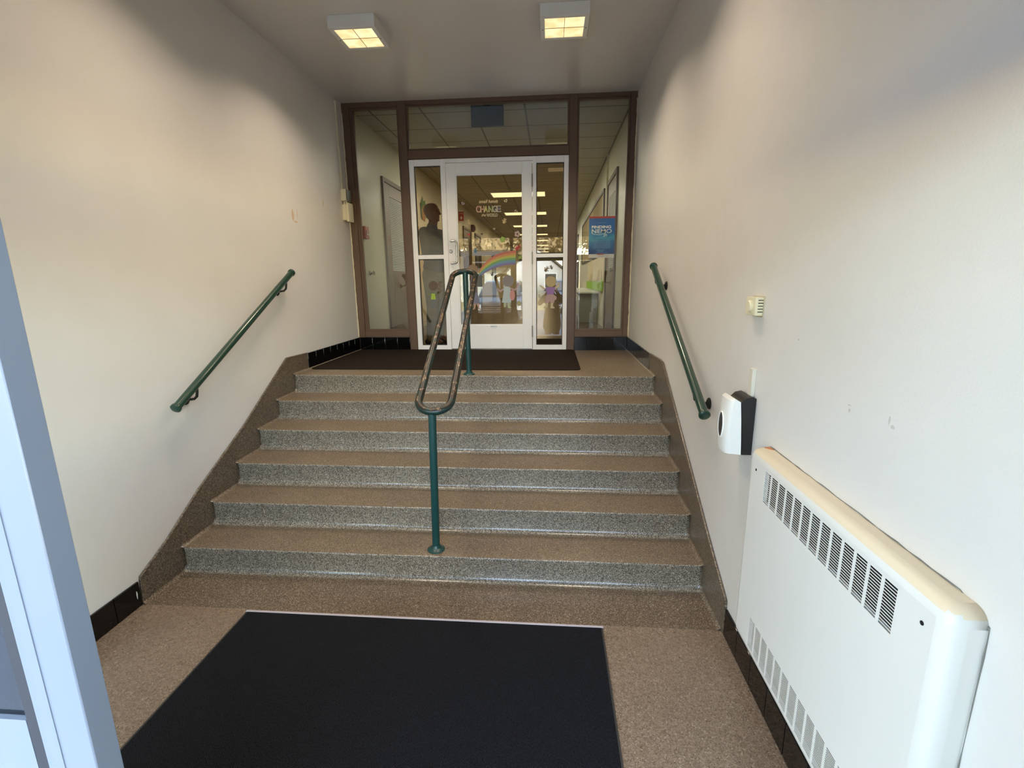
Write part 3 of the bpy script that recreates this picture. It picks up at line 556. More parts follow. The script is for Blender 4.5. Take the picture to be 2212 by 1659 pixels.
text('the', 1.556, 1.552, 0.046, (216, 200, 160), t, YG, shear=0.3, width=0.05)
text('WORLD', 1.622, 1.550, 0.042, (206, 196, 160), t, YG, offset=0.0022, width=0.128)
text('WORLD', 1.626, 1.552, 0.036, (112, 116, 90), t, YG-0.0008, width=0.119)

# theatre poster on the right pane
p = thing('poster', (2.94, 0.04, 1.07), 'blue theatre poster with white title lettering taped to right side pane', 'poster')
def curl(u, v):       # lower left corner of the sheet lifts off the glass
    d = max(0, 0.5-u*0.9-v*1.6); return 0.052-0.10*d*d-0.001
g = G(); NX, NZ = 14, 22; X0, X1, Z0, Z1 = 2.795, 3.088, 1.070, 1.527
vs = [[None]*(NX+1) for _ in range(NZ+1)]
def pm(i, j):
    u, v = i/NX, j/NZ
    return Vector((X0+(X1-X0)*u+0.010*v*0, curl(u, v), Z0+(Z1-Z0)*v-0.004*u*0))
front = [[g.bm.verts.new(pm(i, j)) for i in range(NX+1)] for j in range(NZ+1)]
back = [[g.bm.verts.new(pm(i, j)+Vector((0, 0.0005, 0))) for i in range(NX+1)] for j in range(NZ+1)]
for j in range(NZ):
    mi = 1 if j < 2 else (2 if j == NZ-1 else 0)
    for i in range(NX):
        f = g.bm.faces.new((front[j][i], front[j][i+1], front[j+1][i+1], front[j+1][i])); f.material_index = mi
        f = g.bm.faces.new((back[j][i], back[j+1][i], back[j+1][i+1], back[j][i+1])); f.material_index = 1
def postermat():
    m, n, l, b = new('poster_sea_print'); tc = n.new('ShaderNodeTexCoord'); nz = n.new('ShaderNodeTexNoise'); nz.inputs['Scale'].default_value = 9; nz.inputs['Detail'].default_value = 5
    sp = n.new('ShaderNodeSeparateXYZ'); mr = n.new('ShaderNodeMapRange'); mr.inputs['From Min'].default_value = 0.0; mr.inputs['From Max'].default_value = 0.46
    l.new(tc.outputs['Object'], nz.inputs['Vector']); l.new(tc.outputs['Object'], sp.inputs[0]); l.new(sp.outputs['Z'], mr.inputs['Value'])
    ad = n.new('ShaderNodeMath'); ad.operation = 'MULTIPLY_ADD'; ad.inputs[1].default_value = 0.5; l.new(nz.outputs['Fac'], ad.inputs[0]); l.new(mr.outputs[0], ad.inputs[2])
    cr = n.new('ShaderNodeValToRGB'); e = cr.color_ramp.elements; cols = [(0.25, (34, 52, 96)), (0.6, (44, 84, 128)), (0.85, (50, 120, 148)), (1.05, (34, 88, 140)), (1.2, (36, 84, 120))]
    while len(e) < 4: e.new(0.5)
    for q, (pz, c) in zip(e, [(0.2, (44, 60, 106)), (0.55, (54, 106, 154)), (0.72, (70, 152, 178)), (0.95, (42, 104, 166))]): q.position = pz; q.color = lin(c)
    l.new(ad.outputs[0], cr.inputs['Fac']); l.new(cr.outputs['Color'], b.inputs['Base Color']); b.inputs['Roughness'].default_value = 0.35; return m
sheet = obj('sheet', g, [postermat(), plain('poster_white', (206, 206, 198), 0.5), plain('poster_red', (176, 66, 60), 0.5)], p)
tw = (236, 240, 228)
text('FINDING', 2.823, 1.398, 0.040, tw, p, 0.050, 'title_word', offset=0.0014, width=0.220)
text('NEMO', 2.822, 1.346, 0.060, tw, p, 0.050, 'title_word', offset=0.0004, width=0.225)
text('JR', 2.962, 1.310, 0.036, (176, 212, 214), p, 0.050, 'title_word', offset=0.001, width=0.05)
g = G(); arc = [(2.828+0.16*i/12, 1.343-0.016*math.sin(math.pi*(i/12)**0.8)) for i in range(13)]
g.tube([(a, 0.0495, b_) for a, b_ in arc], 0.0022, seg=5); obj('swoosh', g, dm(tw), p)
g = G()
for z, x0, x1 in ((1.418+0.037, 2.89, 2.985), (1.288, 2.866, 3.01), (1.262, 2.826, 3.06), (1.155, 2.88, 2.98), (1.145, 2.895, 2.97), (1.135, 2.9, 2.96), (1.122, 2.86, 3.02)): 
    xx = x0
    while xx < x1: w = random.uniform(0.006, 0.016); g.box(xx, min(xx+w, x1), 0.0498, 0.0502, z, z+0.004); xx += w+0.003
for k in range(9):
    xx = 2.84+random.uniform(0, 0.02)
    while xx < 3.04: w = random.uniform(0.005, 0.013); g.box(xx, xx+w, 0.0498, 0.0502, 1.245-k*0.0085, 1.248-k*0.0085); xx += w+0.003
obj('small_print', g, dm((120, 160, 190)), p)['kind'] = 'stuff'
g = G(); g.box(2.893, 2.972, 0.0493, 0.0499, 1.106, 1.117, 0.0002, 1); obj('badge', g, dm((170, 70, 66)), p)
g = G()
for z in (1.098, 1.086): 
    xx = 2.85
    while xx < 3.03: w = random.uniform(0.008, 0.016); g.box(xx, xx+w, 0.0497, 0.0501, z, z+0.003); xx += w+0.003
obj('small_print', g, dm((120, 130, 140)), p)['kind'] = 'stuff'

# ---------------------------------------------------------------- wall box and conduit by the left frame
c = thing('conduit', (0.012, -0.165, 1.5), 'cream conduit with switch boxes running down the left wall corner', 'conduit')
g = G(); g.box(0.0, 0.016, -0.178, -0.158, 1.85, 2.76, 0.003, 1); obj('raceway', g, M['cream'], c)
g = G(); g.box(0.0, 0.062, -0.205, -0.075, 1.725, 1.85, 0.004, 1); j = obj('junction_box', g, M['cream'], c)
g = G(); g.box(0.0622, 0.068, -0.200, -0.08, 1.73, 1.846, 0.001, 1); obj('cover', g, M['blackp'], j)
g = G(); g.box(0.012, 0.030, -0.170, -0.160, 1.69, 1.724); g.box(0.036, 0.05, -0.17, -0.155, 1.66, 1.724); obj('nipple', g, M['cream'], c)
g = G(); g.box(0.0, 0.045, -0.19, -0.06, 1.515, 1.69, 0.004, 1); g.box(0.046, 0.075, -0.195, -0.055, 1.50, 1.705, 0.004, 1)
for k in range(3): g.box(0.0755, 0.078, -0.17, -0.08, 1.53+k*0.018, 1.537+k*0.018)
obj('switch_box', g, M['cream'], c)

# ---------------------------------------------------------------- ceiling lights of the entrance
def ceiling_light(cx, cy, label):
    t = thing('ceiling_light', (cx, cy, ZC), label, 'light', 'square ceiling lights of the entrance')
    hw, z0 = 0.181, ZC-0.088
    g = G()
    g.box(cx-hw, cx+hw, cy-hw, cy-hw+0.034, z0, ZC, 0.002, 1); g.box(cx-hw, cx+hw, cy+hw-0.034, cy+hw, z0, ZC, 0.002, 1)
    g.box(cx-hw, cx-hw+0.034, cy-hw+0.034, cy+hw-0.034, z0, ZC, 0.002, 1); g.box(cx+hw-0.034, cx+hw, cy-hw+0.034, cy+hw-0.034, z0, ZC, 0.002, 1)
    obj('housing', g, M['housing'], t)
    g = G(); g.box(cx-0.148, cx+0.148, cy-0.148, cy+0.148, z0+0.004, z0+0.007); ln = obj('lens', g, M['lens'], t)
    g = G(); g.box(cx-0.0015, cx+0.0015, cy-0.148, cy+0.148, z0+0.001, z0+0.004); g.box(cx-0.148, cx+0.148, cy-0.001, cy+0.001, z0+0.001, z0+0.004); obj('divider', g, M['lens_line'], ln)
    for s in (-1, 1):
        g = G(); g.ball((cx+s*0.164, cy+0.01, z0), 0.004, 8, 6); obj('screw', g, M['dark'], t)
    ld = bpy.data.lights.new('lamp', 'AREA'); lo = bpy.data.objects.new('lamp', ld); COL.objects.link(lo); lo.parent = t
    ld.shape = 'SQUARE'; ld.size = 0.28; ld.energy = 10.0; ld.color = (1.0, 0.82, 0.62); ld.spread = R(136); lo.location = (0, 0, -0.0895)
    return t
ceiling_light(0.851, -1.588, 'left of the two square ceiling lights nearest the glass door')
ceiling_light(2.452, -1.588, 'right of the two square ceiling lights nearest the glass door')
ceiling_light(0.851, -3.15, 'left square ceiling light of the pair nearer the entrance')
ceiling_light(2.452, -3.15, 'right square ceiling light of the pair nearer the entrance')
# ---------------------------------------------------------------- handrails
def wall_rail(x, side, a, b, label, brackets):
    """a: lower end, b: upper end as (y, z); side -1 = on the left wall"""
    t = thing('handrail', (x, (a[0]+b[0])/2, a[1]), label, 'handrail', 'green handrails on the side walls')
    A, B = Vector((x, *a)), Vector((x, *b)); d = (B-A).normalized()
    g = G(); g.tube([A, B], 0.0245, seg=20); obj('rail', g, M['green'], t)
    for P_, s in ((A, -1), (B, 1)):
        g = G(); g.lathe([(0.0245, -0.014), (0.0300, -0.011), (0.031, -0.002), (0.031, 0.006), (0.025, 0.011), (0.006, 0.013), (0.003, 0.013)], P_, d*s, 20); obj('end_cap', g, M['green'], t)
    wx = 0.0 if side < 0 else W; s = 1 if side < 0 else -1
    for f in brackets:
        q = A+(B-A)*f; low = Vector((x, q.y-0.004, q.z-0.10))
        g = G(); g.tube([q+Vector((0, 0, -0.018)), low+Vector((0, 0, 0.05)), low+Vector((-s*0.006, 0, 0.02)), low+Vector((-s*0.025, 0, 0.003)), Vector((wx+s*0.012, low.y, low.z-0.004))], 0.0085, seg=10)
        g.lathe([(0.034, 0), (0.034, 0.005), (0.026, 0.012), (0.012, 0.018)], (wx, low.y, low.z-0.004), (s, 0, 0), 20)
        n = d.cross(Vector((1, 0, 0))).normalized(); n = n if n.z < 0 else -n
        g.tube([q-d*0.045+n*0.021, q+d*0.045+n*0.021], 0.0075, seg=8)
        obj('bracket', g, M['blackmetal'], t)
wall_rail(0.09, -1, (-3.100, 0.088), (-1.593, 0.914), 'dark green pipe handrail sloping up the left wall', (0.13, 0.93))
wall_rail(3.19, 1, (-3.194, 0.108), (-1.682, 0.925), 'dark green pipe handrail sloping up the right wall', (0.14, 0.94))

# free-standing railing in the middle of the stairs
rl = thing('centre_railing', (1.645, -2.3, -0.825), 'green centre railing with chipped hairpin loop standing on the stairs', 'railing')
A, B = Vector((1.672, -3.072, 0.075)), Vector((1.622, -1.530, 0.908)); d = (B-A).normalized(); R_ = 0.099
sx = Vector((1, 0, 0))
pts = []
def arc(c, s0):
    for i in range(13):
        t = math.pi*i/12; pts.append(c+sx*R_*math.cos(t)*s0+d*R_*math.sin(t)*s0)
A2 = A+d*0.10; B2 = B-d*0.10
Rw = 0.1
for i in range(17):
    t = math.pi*i/16; pts.append(B2+sx*Rw*math.cos(t)+d*Rw*math.sin(t))
for f in (0.8, 0.6, 0.4, 0.2): pts.append(A2-sx*Rw+(B2-A2)*f)
for i in range(17):
    t = math.pi*i/16; pts.append(A2-sx*Rw*math.cos(t)-d*Rw*math.sin(t))
for f in (0.2, 0.4, 0.6, 0.8): pts.append(A2+sx*Rw+(B2-A2)*f)
g = G(); g.tube(pts, 0.0235, closed=True, seg=20); obj('loop_rail', g, M['chip'], rl, keep=False)
def post(base, top):
    g = G(); base = Vector(base); top = Vector(top)
    g.tube([base, top], 0.0235, seg=20); o = obj('post', g, M['green2'], rl)
    g = G(); g.lathe([(0.054, 0.0), (0.054, 0.004), (0.046, 0.011), (0.031, 0.018), (0.026, 0.030), (0.0245, 0.034)], base, (0, 0, 1), 28); obj('base_flange', g, M['green2'], o)
post((1.653, -3.068, -0.825), tuple(A+Vector((-0.004, 0.004, -0.005))))
post((1.632, -1.545, 0.0), tuple(B+Vector((0, -0.004, -0.012))))

# ---------------------------------------------------------------- mats
t = thing('entrance_mat', (1.65, -4.3, ZF), 'black ribbed entrance mat at the foot of the stairs', 'mat')
g = G(); g.box(0.667, 2.640, -5.10, -3.506, ZF+0.0005, ZF+0.006, 0.001, 1); obj('carpet', g, M['mat_black'], t)
g = G(); g.box(0.655, 2.652, -3.506, -3.492, ZF+0.0005, ZF+0.007, 0.001, 1); obj('edge_strip', g, plain('aluminium_trim', (196, 190, 198), 0.35), t)
for sx0 in (0.658, 2.640):
    g = G(); g.box(sx0, sx0+0.009, -5.10, -3.506, ZF+0.0005, ZF+0.0045); obj('side_strip', g, M['grout'], t)
g = G(); pl = []
for cx, cy, a0 in ((2.585, -1.275, -90), (2.585, -0.075, 0), (0.09, -0.075, 90), (0.09, -1.275, 180)):
    for i in range(6):
        a = R(a0+i*18); pl.append((cx+0.06*math.cos(a), cy+0.06*math.sin(a)))
g.prism(pl, 'z', 0.0008, 0.009); tag(obj('doormat', g, M['mat_brown']), 'dark brown doormat lying on the landing before the white door', 'mat')
g = G(); g.box(0.72, 2.55, 0.14, 1.1, 0.0008, 0.006, 0.003, 1); tag(obj('doormat', g, M['mat_brown']), 'dark doormat behind the white glass door in the hallway', 'mat')

# ---------------------------------------------------------------- wall heater
HX, HY0, HY1, HZ0, HZ1 = 3.205, -4.805, -3.755, -0.745, 0.137
ht = thing('wall_heater', (W, (HY0+HY1)/2, HZ0), 'white enamel heater cabinet with two louvred grilles on right wall', 'heater')
g = G(); g.box(HX, W+0.04, HY0, HY1, HZ0, HZ1, 0.038, 6); hs = obj('cabinet', g, M['heater'], ht, org=(0, 0, 0))
cg = G(); U = (-4.657, -3.912, -0.043, 0.086); L_ = (-4.657, -3.912, -0.70, -0.567)
for y0, y1, z0, z1 in (U, L_): cg.box(HX-0.02, HX+0.022, y0, y1, z0, z1)
cut(hs, cg)
cg = G(); cg.box(W-0.0005, W+0.1, HY0-0.1, HY1+0.1, HZ0-0.1, HZ1+0.1); cut(hs, cg); flatten(hs)
hs.data.materials.append(plain('heat_yellowed_enamel', (226, 210, 182), 0.4))
for q in hs.data.polygons:
    if q.normal.z > 0.55 and q.center.z > HZ1-0.04: q.material_index = 1
for (y0, y1, z0, z1), nm, ns, th in ((U, 'upper', 15, 0.30), (L_, 'lower', 17, 0.42)):
    g = G(); g.box(HX+0.0185, HX+0.021, y0, y1, z0, z1); bk = obj('grille_backing', g, M['dark'], ht)
    g = G(); pz = (z1-z0)/ns; py = (y1-y0)/13
    for k in range(ns+1): 
        zc = z0+k*pz; g.box(HX+0.0005, HX+0.0016, y0, y1, max(z0, zc-pz*th/2), min(z1, zc+pz*th/2))
    for k in range(14): yc = y0+k*py; g.box(HX+0.0001, HX+0.0018, max(y0, yc-0.0055), min(y1, yc+0.0055), z0, z1)
    obj('louvre_grille', g, M['heater'], ht)
for y, z in ((-4.735, 0.058), (-3.835, 0.058)):
    g = G(); g.lathe([(0.0055, 0), (0.0055, 0.0015), (0.002, 0.002)], (HX+0.0002, y, z), (-1, 0, 0), 12); obj('screw', g, M['dark'], ht)
g = G(); g.tube([(HX+0.045, -3.79, HZ1-0.001), (HX+0.058, -3.80, HZ1), (HX+0.07, -3.815, HZ1)], [0.004, 0.008, 0.003], seg=8); obj('rust_patch', g, plain('rust', (176, 112, 70), 0.8), ht)
# cracked caulk line where cabinet meets wall
g = G()
yy = HY1
seq = [(HY1-0.02, HZ1+0.001)]+[(HY1-0.05-i*0.04, HZ1+0.001+random.uniform(-0.001, 0.002)) for i in range(24)]+[(HY0-0.002, HZ1-0.03)]+[(HY0-0.003, HZ1-0.06-i*0.04) for i in range(20)]
g.tube([(W-0.001, a, b_) for a, b_ in seq], [random.uniform(0.0006, 0.0022) for _ in seq], seg=5); obj('caulk_line', g, plain('cracked_caulk', (120, 118, 112), 0.9), ht)

# ---------------------------------------------------------------- hand sanitizer dispenser
ds = thing('soap_dispenser', (W, -3.545, 0.03), 'white and black wall dispenser with oval window left of the heater', 'dispenser')
def dpoly(zt, zb, y0, y1): pass
g = G(); g.prism([(3.279, 0.034), (3.236, 0.034), (3.232, 0.10), (3.224, 0.20), (3.216, 0.280), (3.236, 0.300), (3.262, 0.306), (3.279, 0.298)], 'y', -3.600, -3.462)
bb = obj('back_shell', g, M['blackp'], ds)
g = G()
def sec(y, inset): return [(3.2335-0.0, 0.034), (3.172+inset, 0.036+inset*0.3), (3.166+inset, 0.060), (3.166+inset, 0.16), (3.170+inset, 0.25), (3.174+inset, 0.286-inset*0.3), (3.190, 0.296), (3.2135, 0.282), (3.2215, 0.20), (3.2295, 0.10)]
ysec = [(-3.599, 0.010), (-3.592, 0.003), (-3.580, -0.003), (-3.555, -0.006), (-3.53, -0.007), (-3.505, -0.006), (-3.48, -0.003), (-3.468, 0.003), (-3.463, 0.012)]
rings = [[g.bm.verts.new((x_, y, z_)) for x_, z_ in sec(y, i_)] for y, i_ in ysec]
n_ = len(rings[0])
for A_, B_ in zip(rings, rings[1:]):
    for k in range(n_): g.bm.faces.new((A_[k], A_[(k+1) % n_], B_[(k+1) % n_], B_[k]))
g.bm.faces.new(rings[0]); g.bm.faces.new(rings[-1][::-1])
cv = obj('cover', g, M['ivory'], ds)
g = G(); g.prism([(-3.530+0.027*math.cos(2*math.pi*i/24), 0.160+0.058*math.sin(2*math.pi*i/24)) for i in range(24)], 'x', 3.1568, 3.165); wn_ = obj('window', g, plain('smoked_window', (44, 42, 40), 0.15), cv)
g = G(); g.tube([(3.1585, -3.530+0.029*math.cos(2*math.pi*i/28), 0.160+0.061*math.sin(2*math.pi*i/28)) for i in range(28)], 0.0035, closed=True, seg=8); obj('window_rim', g, M['ivory'], cv)
g = G(); g.box(3.18, 3.215, -3.56, -3.50, 0.024, 0.0345, 0.002, 1); obj('nozzle', g, M['blackp'], ds)
# raceway above the dispenser and thermostat
g = G(); g.box(W-0.018, W, -3.572, -3.535, 0.300, 0.428, 0.002, 1); tag(obj('cable_cover', g, plain('painted_cover', (214, 208, 194), 0.4)), 'short painted cable cover on the right wall above the dispenser', 'cover')
th = thing('thermostat', (W, -3.52, 0.66), 'small cream thermostat with dial and black slots on right wall', 'thermostat')
TX = 3.244
g = G(); g.box(TX, W, -3.578, -3.475, 0.664, 0.744, 0.003, 2); bd = obj('case', g, M['cream'], th)
g = G()
for k in range(5): g.box(TX+0.011, TX+0.036, -3.5795, -3.5775, 0.679+k*0.0125, 0.6825+k*0.0125)
obj('vent_slot', g, M['dark'], bd)
g = G(); g.lathe([(0.026, 0), (0.026, 0.008), (0.022, 0.012), (0.004, 0.012)], (TX, -3.527, 0.704), (-1, 0, 0), 24); obj('dial', g, M['cream'], th)
g = G(); g.box(W-0.004, W, -3.584, -3.468, 0.657, 0.748, 0.001, 1); obj('wall_plate', g, plain('aged_plate', (190, 180, 150), 0.5), th)

# ---------------------------------------------------------------- marks of wear on the walls
scuff = plain('scuff_grey', (194, 189, 180), 0.8); patchm = plain('bare_patch', (214, 190, 164), 0.9)
def marks(name, pts, m, par, wx, s):
    g = G()
    for y, z, ry, rz in pts:
        g.prism([(y+ry*math.cos(a*0.785)*random.uniform(0.6, 1.2), z+rz*math.sin(a*0.785)*random.uniform(0.6, 1.2)) for a in range(8)], 'x', wx, wx+s*0.0006)
    obj(name, g, m, par)
marks('wall_patch', [(-1.30, 1.43, 0.022, 0.055), (-1.22, 1.46, 0.006, 0.045), (-1.25, 1.38, 0.04, 0.012), (-0.66, 1.63, 0.015, 0.03)], patchm, wl_, 0, 1)
marks('wall_scuff', [(-4.246, 0.44, 0.007, 0.003), (-4.25, 0.425, 0.005, 0.008), (-4.44, 0.43, 0.010, 0.006), (-4.425, 0.445, 0.004, 0.014), (-3.9, 0.60, 0.004, 0.004)], scuff, wr_, W, -1)
marks('tile_chip', [(-3.505, -0.905, 0.004, 0.028)], M['ivory'], bpy.data.objects['baseboard_left'], 0.0132, 1)

# ---------------------------------------------------------------- entrance door leaf by the camera and entrance frame
d2 = thing('door_2', (1.1, -5.13, ZF), 'closed pale blue grey aluminium entrance door leaf in left foreground', None, None, 'structure')
ya, yb = -5.152, -5.108
g = G()
g.box(1.515, 1.598, ya, yb, ZF+0.01, 1.21, 0.002, 1); g.box(0.62, 0.70, ya, yb, ZF+0.01, 1.21, 0.002, 1)
g.box(0.70, 1.515, ya, yb, ZF+0.01, ZF+0.26, 0.002, 1); g.box(0.70, 1.515, ya, yb, 1.10, 1.21, 0.002, 1)
g.box(1.5385, 1.5400, ya-0.0015, ya, ZF+0.01, 1.21)
g.box(1.498, 1.515, ya+0.006, yb-0.006, ZF+0.26, 1.10, 0.003, 2)
g.box(0.712, 1.470, ya+0.012, yb-0.012, ZF+0.26, 0.10)
lf = obj('door_leaf', g, M['almu'], d2)
g = G(); g.box(1.470, 1.498, ya+0.012, yb-0.012, ZF+0.26, 1.10, 0.002, 1); g.box(0.70, 0.712, ya+0.012, yb-0.012, ZF+0.26, 1.10); obj('gasket', g, M['gasket'], lf)
g = G(); g.box(0.70, 1.48, -5.131, -5.1309, ZF+0.25, 1.11); obj('glass_pane', g, M['glass'], lf)
w3 = thing('window_2', (1.64, -5.15, ZF), 'pale blue grey metal entrance frame with side pane and transom behind the camera', None, None, 'structure')
g = G()
for x0, x1, z0, z1 in ((0, 0.06, ZF, 1.74), (0.55, 0.62, ZF, 1.74), (0.06, 3.20, 1.74, 1.84), (0.62, 3.20, 1.24, 1.36)): g.box(x0, x1, -5.19, -5.07, z0, z1, 0.002, 1)
g.box(1.46, 1.53, -5.185, -5.08, 1.36, 1.74); g.box(3.01, 3.09, -5.34, -5.24, ZF, 1.24); g.box(3.09, 3.28, -5.30, -5.25, ZF, 1.24); g.box(3.2, 3.28, -5.19, -5.07, 1.24, 1.74)  # solid panel right of the post is added to block daylight on right wall
obj('window_frame', g, M['almu'], w3)
for x0, x1, z0, z1 in ((0.06, 0.55, ZF, 1.74), (0.62, 1.46, 1.36, 1.74), (1.53, 3.20, 1.36, 1.74)):
    g = G(); g.box(x0, x1, -5.13, -5.1299, z0, z1); obj('glass_pane', g, M['glass'], w3)
g = G(); g.box(0, W, -5.25, -5.07, 1.84, ZC); struct('wall_front', g, M['wall_l'])
d3 = thing('door_3', (2.98, -5.9, ZF), 'pale blue grey entrance door leaf standing open outward behind the camera', None, None, 'structure')
g = G(); 
g.box(2.955, 3.0, -5.405, -5.305, ZF+0.01, 1.21); g.box(2.955, 3.0, -6.65, -6.55, ZF+0.01, 1.21); g.box(2.955, 3.0, -6.55, -5.405, ZF+0.01, ZF+0.26); g.box(2.955, 3.0, -6.55, -5.405, 1.11, 1.21)
obj('door_leaf', g, M['almu'], d3)
g = G(); g.box(2.977, 2.9771, -6.55, -5.405, ZF+0.26, 1.11); obj('glass_pane', g, M['glass'], d3)

# ---------------------------------------------------------------- hallway behind the glass
for k, y in enumerate((2.37, 5.72, 9.0, 12.4, 15.8, 19.1, 22.5, 25.8, 29.2)):
    pos = ['nearest', 'second', 'third', 'fourth', 'fifth', 'sixth', 'seventh', 'eighth', 'last'][k]
    t = thing('fluorescent_light', (1.6, y+0.31, ZC), f'{pos} fluorescent panel in the row along the hallway ceiling', 'light', 'fluorescent panels on the hallway ceiling')
    g = G(); g.box(0.985, 2.215, y, y+0.61, ZC-0.02, ZC-0.006); obj('diffuser', g, M['tube'], t)
    g = G(); 
    for a, b_, c_, d_ in ((0.965, 2.235, y-0.02, y), (0.965, 2.235, y+0.61, y+0.63), (0.965, 0.985, y, y+0.61), (2.215, 2.235, y, y+0.61)): g.box(a, b_, c_, d_, ZC-0.024, ZC)
    obj('light_frame', g, M['housing'], t)
    ld = bpy.data.lights.new('lamp', 'AREA'); lo = bpy.data.objects.new('lamp', ld); COL.objects.link(lo); lo.parent = t
    ld.shape = 'RECTANGLE'; ld.size = 1.2; ld.size_y = 0.6; ld.energy = 26.0; ld.color = (1.0, 0.90, 0.72); lo.location = (0, 0, -0.03)
def wall_door(n, side, y0, y1, zt, win, label, m, blind=True, knob=True):
    x = 0.0 if side < 0 else W; s = 1 if side < 0 else -1
    t = thing('door_%d' % n, (x, (y0+y1)/2, 0), label, None, None, 'structure')
    def bx(g, a, b_, y0_, y1_, z0, z1): g.box(min(x+s*a, x+s*b_), max(x+s*a, x+s*b_), y0_, y1_, z0, z1, 0.002, 1)
    g = G(); bx(g, 0, 0.03, y0, y0+0.055, 0, zt); bx(g, 0, 0.03, y1-0.055, y1, 0, zt); bx(g, 0, 0.03, y0+0.055, y1-0.055, zt-0.06, zt); obj('door_frame', g, M['brown'] if m is M['wood'] else m, t)
    a, b_, c, d = win
    g = G(); bx(g, 0, 0.014, y0+0.058, a, 0.01, zt-0.065); bx(g, 0, 0.014, b_, y1-0.058, 0.01, zt-0.065); bx(g, 0, 0.014, a, b_, 0.01, c); bx(g, 0, 0.014, a, b_, d, zt-0.065); lf = obj('door_leaf', g, m, t)
    g = G()
    if blind:
        k = c
        while k < d-0.01: bx(g, 0.003, 0.009, a, b_, k, k+0.017); k += 0.025
        obj('blind', g, M['blind'], lf)
    g = G(); bx(g, 0.0005, 0.002, a, b_, c, d); obj('pane_backing', g, M['darkwood'], lf)
    g = G(); g.lathe([(0.028, 0), (0.028, 0.006), (0.012, 0.01), (0.012, 0.035), (0.027, 0.045), (0.028, 0.06), (0.01, 0.068)], (x+s*0.014, y1-0.12 if side < 0 else y0+0.12, 0.95), (s, 0, 0)); obj('door_knob', g, M['chrome'], lf)
wall_door(4, -1, 1.19, 2.35, 2.262, (1.455, 2.12, 0.985, 2.03), 'brown hallway door with white blinds behind the left side pane', M['wood'])
wall_door(5, 1, 1.36, 2.50, 2.33, (1.56, 2.24, 1.0, 2.06), 'brown hallway door with a glazed panel behind the right side pane', M['wood'])
wall_door(6, -1, 7.55, 8.75, 2.27, (7.8, 8.5, 1.0, 2.0), 'dark hallway door behind the left part of the door glass', M['wood'], False)
wall_door(7, -1, 9.6, 10.8, 2.27, (9.8, 10.5, 1.0, 2.0), 'dark brown door farther down the left hallway wall', M['darkwood'], False)
wall_door(8, -1, 14.0, 15.2, 2.27, (14.2, 14.9, 1.0, 2.0), 'distant dark door far down the left hallway wall', M['darkwood'], False)
wall_door(9, 1, 11.0, 12.2, 2.3, (11.2, 11.9, 1.0, 2.0), 'dark door beyond the bulletin board on the right hallway wall', M['darkwood'], False)
t = thing('fire_alarm_pull', (0.02, 0.42, 1.355), 'small red fire alarm pull box behind the left side pane', 'fire alarm')
g = G(); g.box(0, 0.05, 0.345, 0.465, 1.358, 1.508, 0.004, 2); o = obj('case', g, M['red'], t)
g = G(); g.box(0.05, 0.062, 0.37, 0.44, 1.40, 1.418, 0.003, 1); g.box(0.05, 0.056, 0.395, 0.415, 1.418, 1.46); obj('pull_lever', g, M['ivory'], o)
g = G(); g.lathe([(0.03, 0), (0.03, 0.01), (0.014, 0.014), (0.014, 0.04), (0.026, 0.05), (0.022, 0.065), (0.01, 0.068)], (0, 0.52, 0.94), (1, 0, 0)); tag(obj('wall_hook', g, M['chrome']), 'small round metal hook on hallway wall below the red pull box', 'hook')
t = thing('fire_extinguisher_sign', (0.06, 7.0, 2.33), 'red and white projecting fire sign on the left hallway wall', 'sign')
g = G(); g.box(0.0, 0.13, 7.0, 7.012, 2.29, 2.59); o = obj('plate', g, M['red'], t)
g = G(); g.box(0.0, 0.13, 6.998, 6.9995, 2.555, 2.59); g.box(0.0, 0.13, 6.998, 6.9995, 2.29, 2.325); g.prism([(0.065, 2.35), (0.10, 2.40), (0.065, 2.45), (0.03, 2.40)], 'y', 6.997, 6.9995); obj('white_field', g, M['ivory'], o)
text('FIRE', 0.012, 2.49, 0.05, (222, 216, 204), o, 6.999, width=0.105)
t = thing('alarm_horn', (0.05, 8.95, 2.25), 'dark red alarm horn high on the left hallway wall', 'fire alarm')
g = G(); g.box(0, 0.10, 8.9, 9.06, 2.24, 2.44, 0.01, 2); g.box(0.10, 0.13, 8.93, 9.03, 2.28, 2.40, 0.01, 2); obj('case', g, plain('dark_red', (92, 20, 22), 0.4), t)
g = G(); g.box(0, 0.03, 8.93, 8.97, 0.0, 2.24); tag(obj('conduit', g, M['cream']), 'cream vertical conduit under the dark red alarm horn', 'conduit')
g = G(); g.box(W-0.03, W, 2.62, 2.65, 0.0, ZC); tag(obj('conduit', g, M['cream']), 'thin cream conduit right wall beside glazed brown hallway door', 'conduit')
